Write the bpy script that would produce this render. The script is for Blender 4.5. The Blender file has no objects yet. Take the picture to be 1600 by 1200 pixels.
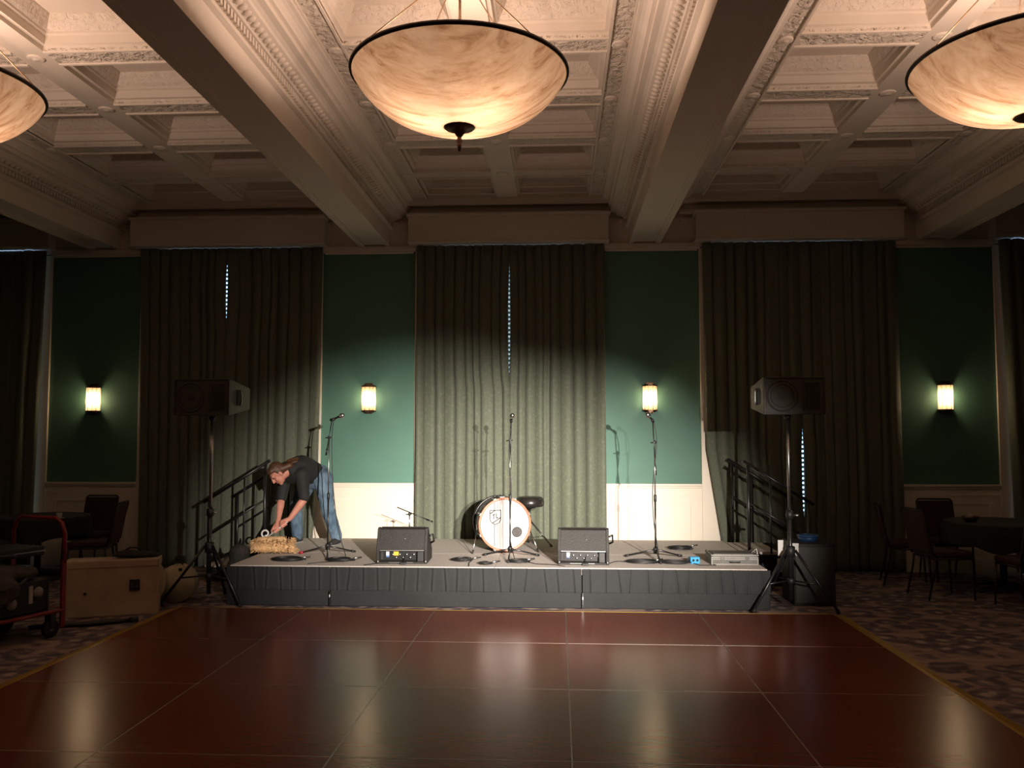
import bpy, bmesh, math, random
from math import sin, cos, pi, radians, sqrt
from mathutils import Vector, Matrix, noise

scene = bpy.context.scene
COL = scene.collection
random.seed(7)

# ---------------------------------------------------------------- camera
cam_data = bpy.data.cameras.new('camera')
cam = bpy.data.objects.new('camera', cam_data)
COL.objects.link(cam)
cam_data.sensor_width = 36.0
cam_data.lens = 36.0 * 1330.0 / 1600.0
cam.location = (0.62, 0.0, 1.65)
cam.rotation_euler = (radians(90 + 3.528), 0, radians(3.09))
cam_data.clip_start = 0.05
scene.camera = cam

# ---------------------------------------------------------------- world (daylight outside the windows)
world = bpy.data.worlds.new('daylight')
scene.world = world
world.use_nodes = True
wn = world.node_tree.nodes
wn['Background'].inputs[0].default_value = (0.42, 0.64, 1.0, 1)
wn['Background'].inputs[1].default_value = 4.0

# ---------------------------------------------------------------- stage lights, on a stand right of the camera
def spot(loc, target, power, size, blend, color, radius=0.03, squash=0.82):
    d = bpy.data.lights.new('stage_light', 'SPOT')
    d.energy = power; d.spot_size = radians(size); d.spot_blend = blend
    d.color = color; d.shadow_soft_size = radius
    o = bpy.data.objects.new('stage_light', d); COL.objects.link(o)
    o.location = loc
    o.rotation_euler = (Vector(target) - Vector(loc)).to_track_quat('-Z', 'Y').to_euler()
    o.scale = (1.0, squash, 1.0)          # cone flattened top and bottom to keep light off the dance floor
    return o
spot((2.95, -0.5, 2.35), (0.55, 10.7, 0.44), 7900, 29, 1.0, (1.0, 0.89, 0.78))
spot((2.30, -0.5, 2.40), (-0.85, 10.7, 0.45), 7700, 31, 1.0, (1.0, 0.89, 0.78))

# ---------------------------------------------------------------- colour management
scene.view_settings.view_transform = 'Standard'
scene.view_settings.look = 'None'
scene.view_settings.exposure = 0.0
scene.view_settings.gamma = 1.0
scene.view_settings.use_curve_mapping = False
scene.cycles.use_denoising = True
scene.cycles.max_bounces = 8
scene.cycles.diffuse_bounces = 4
scene.cycles.glossy_bounces = 4
scene.cycles.transparent_max_bounces = 12
scene.cycles.sample_clamp_indirect = 6.0
scene.cycles.caustics_reflective = False
scene.cycles.caustics_refractive = False

# ================================================================ helpers
class MB:
    """collects shapes and links them as ONE mesh object"""
    def __init__(s):
        s.v = []; s.f = []; s.sm = []
    def add(s, vs, fs, smooth=False, M=None):
        o = len(s.v)
        for p in vs:
            p = Vector(p)
            s.v.append(M @ p if M is not None else p)
        for f in fs:
            s.f.append([i + o for i in f]); s.sm.append(smooth)
        return s
    def box(s, x0, x1, y0, y1, z0, z1, M=None):
        vs = [(x0,y0,z0),(x1,y0,z0),(x1,y1,z0),(x0,y1,z0),(x0,y0,z1),(x1,y0,z1),(x1,y1,z1),(x0,y1,z1)]
        return s.add(vs, [(0,3,2,1),(4,5,6,7),(0,1,5,4),(1,2,6,5),(2,3,7,6),(3,0,4,7)], False, M)
    def tube(s, pts, r, n=8, cap=True, M=None):
        P = [Vector(p) for p in pts]
        R = r if isinstance(r, (list, tuple)) else [r] * len(P)
        vs = []; fs = []
        t0 = (P[1] - P[0]).normalized()
        up = Vector((0,0,1)) if abs(t0.z) < .9 else Vector((1,0,0))
        nrm = (up - t0 * up.dot(t0)).normalized()
        for i, p in enumerate(P):
            if i == 0: t = P[1] - P[0]
            elif i == len(P) - 1: t = P[-1] - P[-2]
            else: t = (P[i+1] - P[i]).normalized() + (P[i] - P[i-1]).normalized()
            if t.length < 1e-9: t = t0
            t = t.normalized()
            nrm = nrm - t * nrm.dot(t)
            if nrm.length < 1e-6: nrm = t.orthogonal()
            nrm.normalize(); b = t.cross(nrm)
            for k in range(n):
                a = 2 * pi * k / n
                vs.append(p + (nrm * cos(a) + b * sin(a)) * R[i])
        for i in range(len(P) - 1):
            for k in range(n):
                fs.append((i*n+k, i*n+(k+1) % n, (i+1)*n+(k+1) % n, (i+1)*n+k))
        if cap:
            fs.append(tuple(range(n))[::-1]); fs.append(tuple((len(P)-1)*n + k for k in range(n)))
        return s.add(vs, fs, True, M)
    def lathe(s, prof, n=24, M=None, smooth=True):
        """prof: (r, z) list; r=0 ends become a fan"""
        vs = []; fs = []; idx = []
        for r, z in prof:
            if r < 1e-6:
                idx.append([len(vs)]); vs.append((0,0,z))
            else:
                idx.append(list(range(len(vs), len(vs)+n)))
                vs += [(r*cos(2*pi*k/n), r*sin(2*pi*k/n), z) for k in range(n)]
        for a, b in zip(idx[:-1], idx[1:]):
            for k in range(n):
                k2 = (k+1) % n
                if len(a) == 1 and len(b) == 1: continue
                if len(a) == 1: fs.append((a[0], b[k2], b[k]))
                elif len(b) == 1: fs.append((a[k], a[k2], b[0]))
                else: fs.append((a[k], a[k2], b[k2], b[k]))
        return s.add(vs, fs, smooth, M)
    def prism(s, poly, d0, d1, M=None, smooth=False):
        """poly of (a, b) extruded along local x from d0 to d1: point = (x, a, b)"""
        n = len(poly)
        vs = [(d0, a, b) for a, b in poly] + [(d1, a, b) for a, b in poly]
        fs = [tuple(range(n)), tuple(range(2*n-1, n-1, -1))]
        s.add(vs, fs, False, M)
        o = len(s.v) - 2*n
        for k in range(n):
            s.f.append([o+k, o+n+k, o+n+(k+1) % n, o+(k+1) % n]); s.sm.append(smooth)
        return s
    def ellipsoid(s, c, r, M3=None, n=14, m=9):
        c = Vector(c); vs = []; fs = []
        for i in range(m+1):
            th = pi * i / m
            if i in (0, m):
                vs.append(Vector((0, 0, r[2]*cos(th))))
            else:
                vs += [Vector((r[0]*sin(th)*cos(2*pi*k/n), r[1]*sin(th)*sin(2*pi*k/n), r[2]*cos(th))) for k in range(n)]
        vs = [(M3 @ p if M3 is not None else p) + c for p in vs]
        for k in range(n):
            fs.append((0, 1+k, 1+(k+1) % n))
        for i in range(m-2):
            for k in range(n):
                a = 1 + i*n
                fs.append((a+k, a+n+k, a+n+(k+1) % n, a+(k+1) % n))
        l = len(vs) - 1; a = 1 + (m-2)*n
        for k in range(n): fs.append((a+k, l, a+(k+1) % n))
        return s.add(vs, fs, True)
    def capsule(s, p0, p1, r0, r1, n=12):
        p0 = Vector(p0); p1 = Vector(p1); d = p1 - p0
        if d.length < 1e-6: return s.ellipsoid(p0, (r0, r0, r0))
        L = d.length; q = d.to_track_quat('Z', 'Y').to_matrix()
        prof = [(0, -r0)] + [(r0*sin(a), -r0*cos(a)) for a in (pi/8, pi/4, 3*pi/8, pi/2)] \
             + [(r1*cos(a), L + r1*sin(a)) for a in (0, pi/8, pi/4, 3*pi/8)] + [(0, L + r1)]
        return s.lathe(prof, n, Matrix.Translation(p0) @ q.to_4x4())
    def build(s, name, mat, parent=None, bevel=0, loc=None, recalc=True, seg=2):
        me = bpy.data.meshes.new(name)
        me.from_pydata([tuple(p) for p in s.v], [], s.f)
        me.polygons.foreach_set('use_smooth', s.sm)
        if recalc:
            bm = bmesh.new(); bm.from_mesh(me)
            bmesh.ops.recalc_face_normals(bm, faces=bm.faces[:]); bm.to_mesh(me); bm.free()
        me.materials.append(mat); me.update()
        return link(name, me, parent, bevel, loc, seg)

def link(name, me, parent=None, bevel=0, loc=None, seg=2):
    o = bpy.data.objects.new(name, me); COL.objects.link(o)
    if parent is not None: o.parent = parent
    if loc is not None: o.location = loc
    if bevel:
        b = o.modifiers.new('bevel', 'BEVEL'); b.width = bevel; b.segments = seg; b.limit_method = 'ANGLE'; b.angle_limit = radians(40)
    return o
def tag(o, label, cat, group=None):
    o['label'] = label; o['category'] = cat
    if group: o['group'] = group
    return o
def thing(name, label, cat, loc=(0,0,0), rz=0.0, group=None):
    o = bpy.data.objects.new(name, None); COL.objects.link(o)
    o.empty_display_size = .1
    o.location = loc; o.rotation_euler = (0, 0, rz)
    return tag(o, label, cat, group)
def structure(o):
    o['kind'] = 'structure'; return o
def stuff(o):
    o['kind'] = 'stuff'; return o
def setting(name):
    o = bpy.data.objects.new(name, None); COL.objects.link(o); o['kind'] = 'structure'; return o
def copy_tree(root, loc, rz, label, group=None):
    r = root.copy(); COL.objects.link(r); r.location = loc; r.rotation_euler = (0, 0, rz); r['label'] = label
    if group: r['group'] = group
    for ch in root.children:
        c = ch.copy(); COL.objects.link(c); c.parent = r
        for g in ch.children:
            d = g.copy(); COL.objects.link(d); d.parent = c
    return r
def T(x=0, y=0, z=0): return Matrix.Translation((x, y, z))
def RX(a): return Matrix.Rotation(a, 4, 'X')
def RY(a): return Matrix.Rotation(a, 4, 'Y')
def RZ(a): return Matrix.Rotation(a, 4, 'Z')

# ---------------------------------------------------------------- materials
def base_mat(name):
    m = bpy.data.materials.new(name); m.use_nodes = True
    nt = m.node_tree; return m, nt, nt.nodes['Principled BSDF']
def coords(nt, scale=(1,1,1)):
    tc = nt.nodes.new('ShaderNodeTexCoord'); mp = nt.nodes.new('ShaderNodeMapping')
    mp.inputs['Scale'].default_value = scale
    nt.links.new(tc.outputs['Object'], mp.inputs['Vector']); return mp.outputs['Vector']
def ramp(nt, fac, stops):
    r = nt.nodes.new('ShaderNodeValToRGB')
    els = r.color_ramp.elements
    while len(els) < len(stops): els.new(0.5)
    for e, (p, c) in zip(els, stops):
        e.position = p; e.color = (*c, 1)
    nt.links.new(fac, r.inputs['Fac']); return r.outputs['Color']
def noise_tex(nt, vec, scale, detail=4, rough=.5, dist=0):
    n = nt.nodes.new('ShaderNodeTexNoise'); n.inputs['Scale'].default_value = scale
    n.inputs['Detail'].default_value = detail; n.inputs['Roughness'].default_value = rough
    n.inputs['Distortion'].default_value = dist
    nt.links.new(vec, n.inputs['Vector']); return n
def bump(nt, b, height, strength, dist):
    n = nt.nodes.new('ShaderNodeBump'); n.inputs['Strength'].default_value = strength; n.inputs['Distance'].default_value = dist
    nt.links.new(height, n.inputs['Height']); nt.links.new(n.outputs['Normal'], b.inputs['Normal'])
def plain(name, col, rough=.6, metal=0.0, var=.12, scale=8, bump_s=0.0, spec=.5):
    """a colour with fine procedural variation"""
    m, nt, b = base_mat(name)
    v = coords(nt); n = noise_tex(nt, v, scale, 5, .6)
    lo = tuple(c * (1 - var) for c in col); hi = tuple(min(1, c * (1 + var)) for c in col)
    nt.links.new(ramp(nt, n.outputs['Fac'], [(.3, lo), (.7, hi)]), b.inputs['Base Color'])
    b.inputs['Roughness'].default_value = rough; b.inputs['Metallic'].default_value = metal
    b.inputs['Specular IOR Level'].default_value = spec
    if bump_s: bump(nt, b, n.outputs['Fac'], bump_s, .01)
    return m
def ornament(name, col, scale, depth):
    """plaster with a fine carved scroll relief"""
    m, nt, b = base_mat(name)
    v = coords(nt)
    w = nt.nodes.new('ShaderNodeTexVoronoi'); w.feature = 'SMOOTH_F1'; w.inputs['Scale'].default_value = scale
    n = noise_tex(nt, v, scale * .6, 3, .6, 1.2)
    mx = nt.nodes.new('ShaderNodeMixRGB'); mx.inputs[0].default_value = .12
    nt.links.new(v, mx.inputs[1]); nt.links.new(n.outputs['Color'], mx.inputs[2]); nt.links.new(mx.outputs[0], w.inputs['Vector'])
    b.inputs['Base Color'].default_value = (*col, 1); b.inputs['Roughness'].default_value = .7
    bump(nt, b, w.outputs['Distance'], 1.0, depth)
    return m

CREAM = (.74, .67, .585)
M = {}
M['plaster'] = plain('ceiling_plaster', CREAM, .75, var=.03, scale=3, bump_s=.03)
M['relief'] = ornament('ceiling_relief_plaster', (.72, .65, .565), 19, .035)
M['relief_small'] = ornament('ceiling_small_relief_plaster', (.74, .67, .585), 26, .012)
M['white_paint'] = plain('white_wainscot_paint', (.80, .72, .60), .45, var=.03, scale=2)
M['trim_paint'] = plain('trim_paint', (.74, .68, .60), .5, var=.03, scale=2)
M['green_paint'] = plain('green_wall_paint', (.085, .205, .155), .62, var=.05, scale=1.5)
M['black_plastic'] = plain('black_plastic', (.014, .014, .015), .5, var=.25, scale=30)
M['black_metal'] = plain('black_metal', (.012, .012, .013), .32, var=.2, scale=20, spec=.6)
M['black_paint_box'] = plain('black_textured_paint', (.015, .014, .013), .62, var=.3, scale=60, bump_s=.25)
M['speaker_side'] = plain('speaker_side_paint', (.028, .024, .021), .5, var=.2, scale=40, bump_s=.2)
M['grille'] = plain('grille_mesh', (.04, .04, .036), .45, var=.4, scale=160, bump_s=.4)
M['chrome'] = plain('chrome', (.75, .75, .76), .18, 1.0, var=.05)
M['steel'] = plain('brushed_steel', (.42, .42, .41), .35, 1.0, var=.1, scale=30)
M['aluminium'] = plain('aluminium_seam', (.50, .47, .42), .45, 1.0, var=.1)
M['bronze'] = plain('bronze', (.10, .06, .035), .4, .8, var=.3, scale=20)
M['brass'] = plain('aged_brass', (.45, .30, .18), .4, .5, var=.15, scale=20)
M['rim_bronze'] = plain('rim_bronze', (.035, .022, .016), .45, .6, var=.3, scale=20)
M['deck_grey'] = plain('stage_deck_carpet', (.52, .475, .44), .85, var=.10, scale=60, bump_s=.2)
M['skirt_black'] = plain('stage_skirt_cloth', (.011, .0125, .014), .8, var=.2, scale=40, bump_s=.1)
M['table_cloth'] = plain('black_table_cloth', (.006, .006, .007), .8, var=.3, scale=30)
M['maroon'] = plain('maroon_fabric', (.040, .010, .008), .8, var=.3, scale=50, bump_s=.2)
M['chair_metal'] = plain('chair_frame_metal', (.03, .022, .015), .4, .5, var=.2)
M['red_paint'] = plain('red_cart_paint', (.22, .015, .018), .4, var=.2, scale=20)
M['tire'] = plain('tire_rubber', (.01, .01, .01), .7)
M['fibre_case'] = plain('tan_fibre_case', (.44, .35, .25), .7, var=.15, scale=6, bump_s=.1)
M['drum_case'] = plain('pale_drum_case', (.46, .43, .29), .6, var=.12, scale=6)
M['dark_fabric'] = plain('dark_bag_fabric', (.025, .022, .020), .85, var=.4, scale=12, bump_s=.4)
M['grey_blanket'] = plain('grey_blanket', (.055, .046, .040), .9, var=.3, scale=14, bump_s=.4)
M['yellow_print'] = plain('yellow_sticker', (.72, .42, .03), .5, var=.1)
M['white_print'] = plain('white_sticker', (.75, .75, .75), .5, var=.08)
M['blue_print'] = plain('blue_sticker', (.12, .2, .5), .5, var=.1)
M['blue_box'] = plain('blue_plastic', (.03, .30, .62), .4, var=.1)
M['bin_daylight_tint'] = plain('bin_plastic_daylight_tint', (.02, .07, .20), .4, var=.1)  # blue daylight from the curtain gap is put into the tub's colour
M['drum_head'] = plain('drum_head', (.55, .53, .50), .35, var=.02)
M['hoop'] = plain('copper_hoop', (.46, .17, .10), .35, .1, var=.12, scale=10)
M['drum_shell'] = plain('dark_drum_shell', (.012, .011, .011), .3, var=.2)
M['print_black'] = plain('black_print', (.02, .02, .022), .5, var=.1)
M['print_grey'] = plain('grey_print', (.28, .26, .255), .5, var=.06)
M['print_light'] = plain('light_grey_print', (.45, .41, .40), .5, var=.04)
M['port'] = plain('drum_port_inside', (.055, .05, .05), .7, var=.3, scale=20)
M['leather'] = plain('black_leather', (.016, .014, .013), .28, var=.2, scale=25, bump_s=.05)
M['cable'] = plain('cable_rubber', (.012, .012, .012), .45, var=.2)
M['red_tape'] = plain('red_tape', (.5, .02, .05), .5, var=.1)
M['fur'] = plain('tan_fur', (.66, .42, .21), .9, var=.30, scale=25, bump_s=.8)
M['skin'] = plain('skin', (.58, .25, .18), .5, var=.08, scale=12)
M['hair'] = plain('brown_hair', (.085, .038, .018), .5, var=.5, scale=40, bump_s=.5)
M['shirt'] = plain('black_shirt', (.013, .014, .014), .8, var=.2, scale=18, bump_s=.2)
M['shoe'] = plain('dark_shoe', (.03, .03, .032), .6, var=.2)
M['sole'] = plain('shoe_sole', (.25, .25, .25), .6)
M['eye'] = plain('dark_eye', (.02, .015, .012), .3)
M['lips'] = plain('lips', (.38, .13, .11), .5)
M['pole_white'] = plain('white_enamel', (.70, .70, .68), .35, var=.05)
M['trim_gold'] = plain('gold_edge_strip', (.42, .27, .045), .4, .35, var=.15, scale=20)
M['paper'] = plain('white_card', (.7, .7, .68), .6, var=.03)
M['rock'] = plain('pitcher_metal', (.25, .16, .11), .3, .8, var=.2)

def jeans():
    m, nt, b = base_mat('blue_denim')
    v = coords(nt); n = noise_tex(nt, v, 5, 6, .65); n2 = noise_tex(nt, coords(nt, (1, 1, .12)), 60, 2)
    mx = nt.nodes.new('ShaderNodeMath'); mx.operation = 'MULTIPLY_ADD'; mx.inputs[1].default_value = .3
    nt.links.new(n2.outputs['Fac'], mx.inputs[0]); nt.links.new(n.outputs['Fac'], mx.inputs[2])
    nt.links.new(ramp(nt, mx.outputs[0], [(.45, (.045, .088, .145)), (.8, (.155, .235, .32))]), b.inputs['Base Color'])
    b.inputs['Roughness'].default_value = .85; bump(nt, b, n.outputs['Fac'], .4, .02); return m
M['denim'] = jeans()

def curtain_mat():
    m, nt, b = base_mat('olive_damask_curtain')
    v = coords(nt, (1, 1, .8))
    vo = nt.nodes.new('ShaderNodeTexVoronoi'); vo.inputs['Scale'].default_value = 34; vo.feature = 'F1'
    n = noise_tex(nt, v, 9, 4, .6, .8)
    mx = nt.nodes.new('ShaderNodeMixRGB'); mx.inputs[0].default_value = .15
    nt.links.new(v, mx.inputs[1]); nt.links.new(n.outputs['Color'], mx.inputs[2]); nt.links.new(mx.outputs[0], vo.inputs['Vector'])
    nt.links.new(ramp(nt, vo.outputs['Distance'], [(.12, (.160, .168, .120)), (.28, (.118, .134, .094)), (.62, (.104, .120, .084))]), b.inputs['Base Color'])
    b.inputs['Roughness'].default_value = .75
    b.inputs['Sheen Weight'].default_value = .15
    bump(nt, b, vo.outputs['Distance'], .25, .004); return m
M['curtain'] = curtain_mat()

def carpet_mat():
    m, nt, b = base_mat('patterned_carpet')
    v = coords(nt, (1, 1, 1))
    n0 = noise_tex(nt, v, 4, 2, .5, .5)
    mx = nt.nodes.new('ShaderNodeMixRGB'); mx.inputs[0].default_value = .12
    nt.links.new(v, mx.inputs[1]); nt.links.new(n0.outputs['Color'], mx.inputs[2])
    vo = nt.nodes.new('ShaderNodeTexVoronoi'); vo.inputs['Scale'].default_value = 5.5
    nt.links.new(mx.outputs[0], vo.inputs['Vector'])
    wv = nt.nodes.new('ShaderNodeTexWave'); wv.wave_type = 'RINGS'; wv.inputs['Scale'].default_value = 1.6; wv.inputs['Distortion'].default_value = 14; wv.inputs['Detail'].default_value = 2
    nt.links.new(v, wv.inputs['Vector'])
    c1 = ramp(nt, vo.outputs['Distance'], [(.14, (.46, .39, .33)), (.26, (.16, .125, .14)), (.5, (.09, .078, .10)), (.65, (.36, .26, .22))])
    c2 = ramp(nt, wv.outputs['Fac'], [(.42, (.07, .06, .075)), (.62, (.28, .22, .18))])
    mm = nt.nodes.new('ShaderNodeMixRGB'); mm.inputs[0].default_value = .3
    nt.links.new(c1, mm.inputs[1]); nt.links.new(c2, mm.inputs[2]); nt.links.new(mm.outputs[0], b.inputs['Base Color'])
    b.inputs['Roughness'].default_value = .95; b.inputs['Specular IOR Level'].default_value = .1
    bump(nt, b, noise_tex(nt, v, 250, 2).outputs['Fac'], .3, .004); return m
M['carpet'] = carpet_mat()

def dance_mat():
    m, nt, b = base_mat('red_brown_laminate')
    v = coords(nt, (1.1, 14, 1)); n = noise_tex(nt, v, 3.2, 6, .6, .4)
    big = noise_tex(nt, coords(nt), .8, 2)
    mx = nt.nodes.new('ShaderNodeMath'); mx.operation = 'MULTIPLY_ADD'; mx.inputs[1].default_value = .5
    nt.links.new(big.outputs['Fac'], mx.inputs[0]); nt.links.new(n.outputs['Fac'], mx.inputs[2])
    nt.links.new(ramp(nt, mx.outputs[0], [(.45, (.110, .025, .010)), (.95, (.165, .043, .019))]), b.inputs['Base Color'])
    rr = nt.nodes.new('ShaderNodeMapRange'); rr.inputs['To Min'].default_value = .21; rr.inputs['To Max'].default_value = .28
    nt.links.new(n.outputs['Fac'], rr.inputs['Value']); nt.links.new(rr.outputs[0], b.inputs['Roughness'])
    b.inputs['Specular IOR Level'].default_value = .5
    return m
M['dance'] = dance_mat()

def alabaster():
    m = bpy.data.materials.new('alabaster_glass'); m.use_nodes = True
    nt = m.node_tree; nt.nodes.remove(nt.nodes['Principled BSDF']); out = nt.nodes['Material Output']
    v = coords(nt, (1.0, 4.2, 2.0)); n = noise_tex(nt, v, 2.2, 9, .68, .7)
    c = ramp(nt, n.outputs['Fac'], [(.36, (.105, .064, .034)), (.46, (.172, .124, .080)), (.60, (.208, .164, .116))])
    tr = nt.nodes.new('ShaderNodeBsdfTranslucent'); nt.links.new(c, tr.inputs['Color'])
    df = nt.nodes.new('ShaderNodeBsdfDiffuse'); nt.links.new(c, df.inputs['Color'])
    gl = nt.nodes.new('ShaderNodeBsdfGlossy'); gl.inputs['Roughness'].default_value = .25; gl.inputs['Color'].default_value = (.9, .9, .9, 1)
    m1 = nt.nodes.new('ShaderNodeMixShader'); m1.inputs[0].default_value = .35
    nt.links.new(tr.outputs[0], m1.inputs[1]); nt.links.new(df.outputs[0], m1.inputs[2])
    m2 = nt.nodes.new('ShaderNodeMixShader'); m2.inputs[0].default_value = .03
    nt.links.new(m1.outputs[0], m2.inputs[1]); nt.links.new(gl.outputs[0], m2.inputs[2])
    nt.links.new(m2.outputs[0], out.inputs['Surface']); return m
M['alabaster'] = alabaster()

def frosted():
    m = bpy.data.materials.new('amber_frosted_glass'); m.use_nodes = True
    nt = m.node_tree; nt.nodes.remove(nt.nodes['Principled BSDF']); out = nt.nodes['Material Output']
    v = coords(nt); n = noise_tex(nt, v, 30, 3)
    c = ramp(nt, n.outputs['Fac'], [(.3, (.92, .66, .38)), (.7, (.98, .80, .55))])
    tr = nt.nodes.new('ShaderNodeBsdfTranslucent'); nt.links.new(c, tr.inputs['Color'])
    tp = nt.nodes.new('ShaderNodeBsdfTransparent'); tp.inputs['Color'].default_value = (1, .95, .86, 1)
    m1 = nt.nodes.new('ShaderNodeMixShader'); m1.inputs[0].default_value = .6
    nt.links.new(tr.outputs[0], m1.inputs[1]); nt.links.new(tp.outputs[0], m1.inputs[2])
    nt.links.new(m1.outputs[0], out.inputs['Surface']); return m
M['frosted'] = frosted()

def pane_mat():
    m = bpy.data.materials.new('window_glass'); m.use_nodes = True
    nt = m.node_tree; nt.nodes.remove(nt.nodes['Principled BSDF']); out = nt.nodes['Material Output']
    n = noise_tex(nt, coords(nt), 2, 2)
    c = ramp(nt, n.outputs['Fac'], [(.3, (.93, .97, .96)), (.7, (.97, 1, 1))])
    tp = nt.nodes.new('ShaderNodeBsdfTransparent'); nt.links.new(c, tp.inputs['Color'])
    gl = nt.nodes.new('ShaderNodeBsdfGlossy'); gl.inputs['Roughness'].default_value = .02
    m1 = nt.nodes.new('ShaderNodeMixShader'); m1.inputs[0].default_value = .05
    nt.links.new(tp.outputs[0], m1.inputs[1]); nt.links.new(gl.outputs[0], m1.inputs[2])
    nt.links.new(m1.outputs[0], out.inputs['Surface']); return m
M['pane'] = pane_mat()
def bulb_mat():
    m, nt, b = base_mat('lit_bulb')
    b.inputs['Base Color'].default_value = (1, .9, .75, 1); b.inputs['Emission Color'].default_value = (1, .76, .50, 1)
    b.inputs['Emission Strength'].default_value = 130; return m
M['bulb'] = bulb_mat()

# ================================================================ THE ROOM
D = 10.75            # back wall plane
ZC = 4.64            # underside of the coffer ribs
BEAMS = (-5.28, -1.72, 1.72, 5.28)
PIERS = (-5.4, -1.8, 1.8, 5.4)
WIN = (-7.2, -3.6, 0.0, 3.6, 7.2)
XL, XR, YB = -8.9, 8.9, -5.0

fl = MB().box(XL, XR, YB, D + .3, -.1, 0).build('floor', M['carpet']); structure(fl)
structure(MB().box(XL - .15, XL, YB, D + .3, -.1, 5.2).build('wall_left', M['green_paint']))
structure(MB().box(XR, XR + .15, YB, D + .3, -.1, 5.2).build('wall_right', M['green_paint']))
structure(MB().box(XL, XR, YB - .15, YB, -.1, 5.2).build('wall_front', M['green_paint']))

# back wall: one body with five window openings, everything else is trim on it
wb = MB()
edges = [XL]
for w in WIN: edges += [w - .98, w + .98]
edges.append(XR)
for i in range(0, len(edges), 2):
    wb.box(edges[i], edges[i+1], D, D + .28, 0, 4.04)
wb.box(XL, XR, D, D + .28, 4.04, 5.2)
for w in WIN: wb.box(w - .98, w + .98, D, D + .28, 0, .25)
wall = structure(wb.build('wall_back', M['green_paint']))
hd = MB().box(XL, XR, D - .012, D, 4.04, 4.66).build('wall_frieze', M['trim_paint'], wall)
for p in PIERS + (-8.75, 8.75):
    hw = .6 if abs(p) < 8 else .35
    x0, x1 = p - hw, p + hw
    MB().box(x0, x1, D - .02, D, .0, 1.05).build('wainscot', M['white_paint'], wall)
    MB().box(x0, x1, D - .035, D - .02, 0, .17).box(x0, x1, D - .03, D - .02, .17, .19).build('baseboard', M['white_paint'], wall)
    MB().box(x0, x1, D - .06, D, 1.035, 1.065).box(x0, x1, D - .042, D, 1.01, 1.035).build('chair_rail', M['white_paint'], wall, .006)
    MB().box(x0, x1, D - .028, D - .02, .925, .94).build('wainscot_bead', M['white_paint'], wall)
    pm = MB()
    a, b_, z0, z1 = x0 + .12, x1 - .12, .27, .84
    pm.box(a, b_, D - .032, D - .02, z1 - .022, z1).box(a, b_, D - .032, D - .02, z0, z0 + .022)
    pm.box(a, a + .022, D - .032, D - .02, z0 + .022, z1 - .022).box(b_ - .022, b_, D - .032, D - .02, z0 + .022, z1 - .022)
    pm.build('wainscot_panel_moulding', M['white_paint'], wall)
    # ledge that closes the pier under the beam end
    MB().box(x0 - .01, x1 + .01, D - .075, D, 4.02, 4.085).box(x0 + .02, x1 - .02, D - .05, D, 3.995, 4.02).build('pier_ledge', M['trim_paint'], wall, .006)
    # upper pier body behind the beam end
    MB().box(x0 + .03, x1 - .03, D - .045, D, 4.085, 4.40).build('pier_block', M['trim_paint'], wall)
    dm = MB()
    for k in range(9):
        xx = x0 + .09 + k * (2 * hw - .18) / 8.0
        dm.box(xx - .018, xx + .018, D - .075, D - .045, 4.36, 4.40)
    stuff(dm.build('pier_dentil', M['trim_paint'], wall))
# white window casings either side of every opening
for n_, w in enumerate(WIN):
    for sgn in (-1, 1):
        x = w + sgn * 1.09
        MB().box(x - .11, x + .109, D - .03, D + .0, 0, 4.02).build('window_casing', M['white_paint'], wall, .005)

# windows: frame, bars, panes
for n_, w in enumerate(WIN):
    win = setting('window_%d' % (n_ + 1))
    win.location = (w, D + .16, 0)
    fm = MB()
    fm.box(-.98, -.9, -.05, .05, .33, 3.96).box(.9, .98, -.05, .05, .33, 3.96)
    fm.box(-.98, .98, -.05, .05, .25, .33).box(-.98, .98, -.05, .05, 3.96, 4.04)
    fm.build('window_frame', M['white_paint'], win)
    MB().box(-.03, .03, -.035, .035, .33, 2.10).box(-.03, .03, -.035, .035, 2.18, 3.96).build('window_mullion', M['white_paint'], win)
    MB().box(-.9, .9, -.035, .035, 2.10, 2.18).build('window_transom', M['white_paint'], win)
    for sx in (-1, 1):
        for (za, zb) in ((.33, 2.10), (2.18, 3.96)):
            x0, x1 = (.03, .9) if sx > 0 else (-.9, -.03)
            MB().box(x0, x1, -.003, .003, za, zb).build('window_pane', M['pane'], win)

# blinds in the three middle windows, seen only through the curtain gaps
for w, lab in ((-3.6, 'venetian blind glimpsed through the curtain gap left of the stage'),
               (0.0, 'venetian blind glimpsed through the curtain gap above the drum'),
               (3.6, 'venetian blind glimpsed through the curtain gap right of the stage')):
    bm_ = MB()
    z = .36
    while z < 3.95:
        bm_.box(w - .95, w + .95, D + .045, D + .075, z, z + .030); z += .056
    o = bm_.build('venetian_blind', M['white_paint']); tag(o, lab, 'blind', 'window blinds')
    o['kind'] = 'structure'

# valance boxes over the windows
for n_, w in enumerate(WIN):
    hw = 1.26
    v = MB()
    v.box(w - hw, w + hw, D - .24, D, 4.085, 4.42).box(w - hw - .02, w + hw + .02, D - .27, D, 4.42, 4.455)
    v.box(w - hw - .01, w + hw + .01, D - .255, D, 4.08, 4.10)
    structure(v.build('trim_%d' % (n_ + 1), M['trim_paint'], None, .006))

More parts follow.
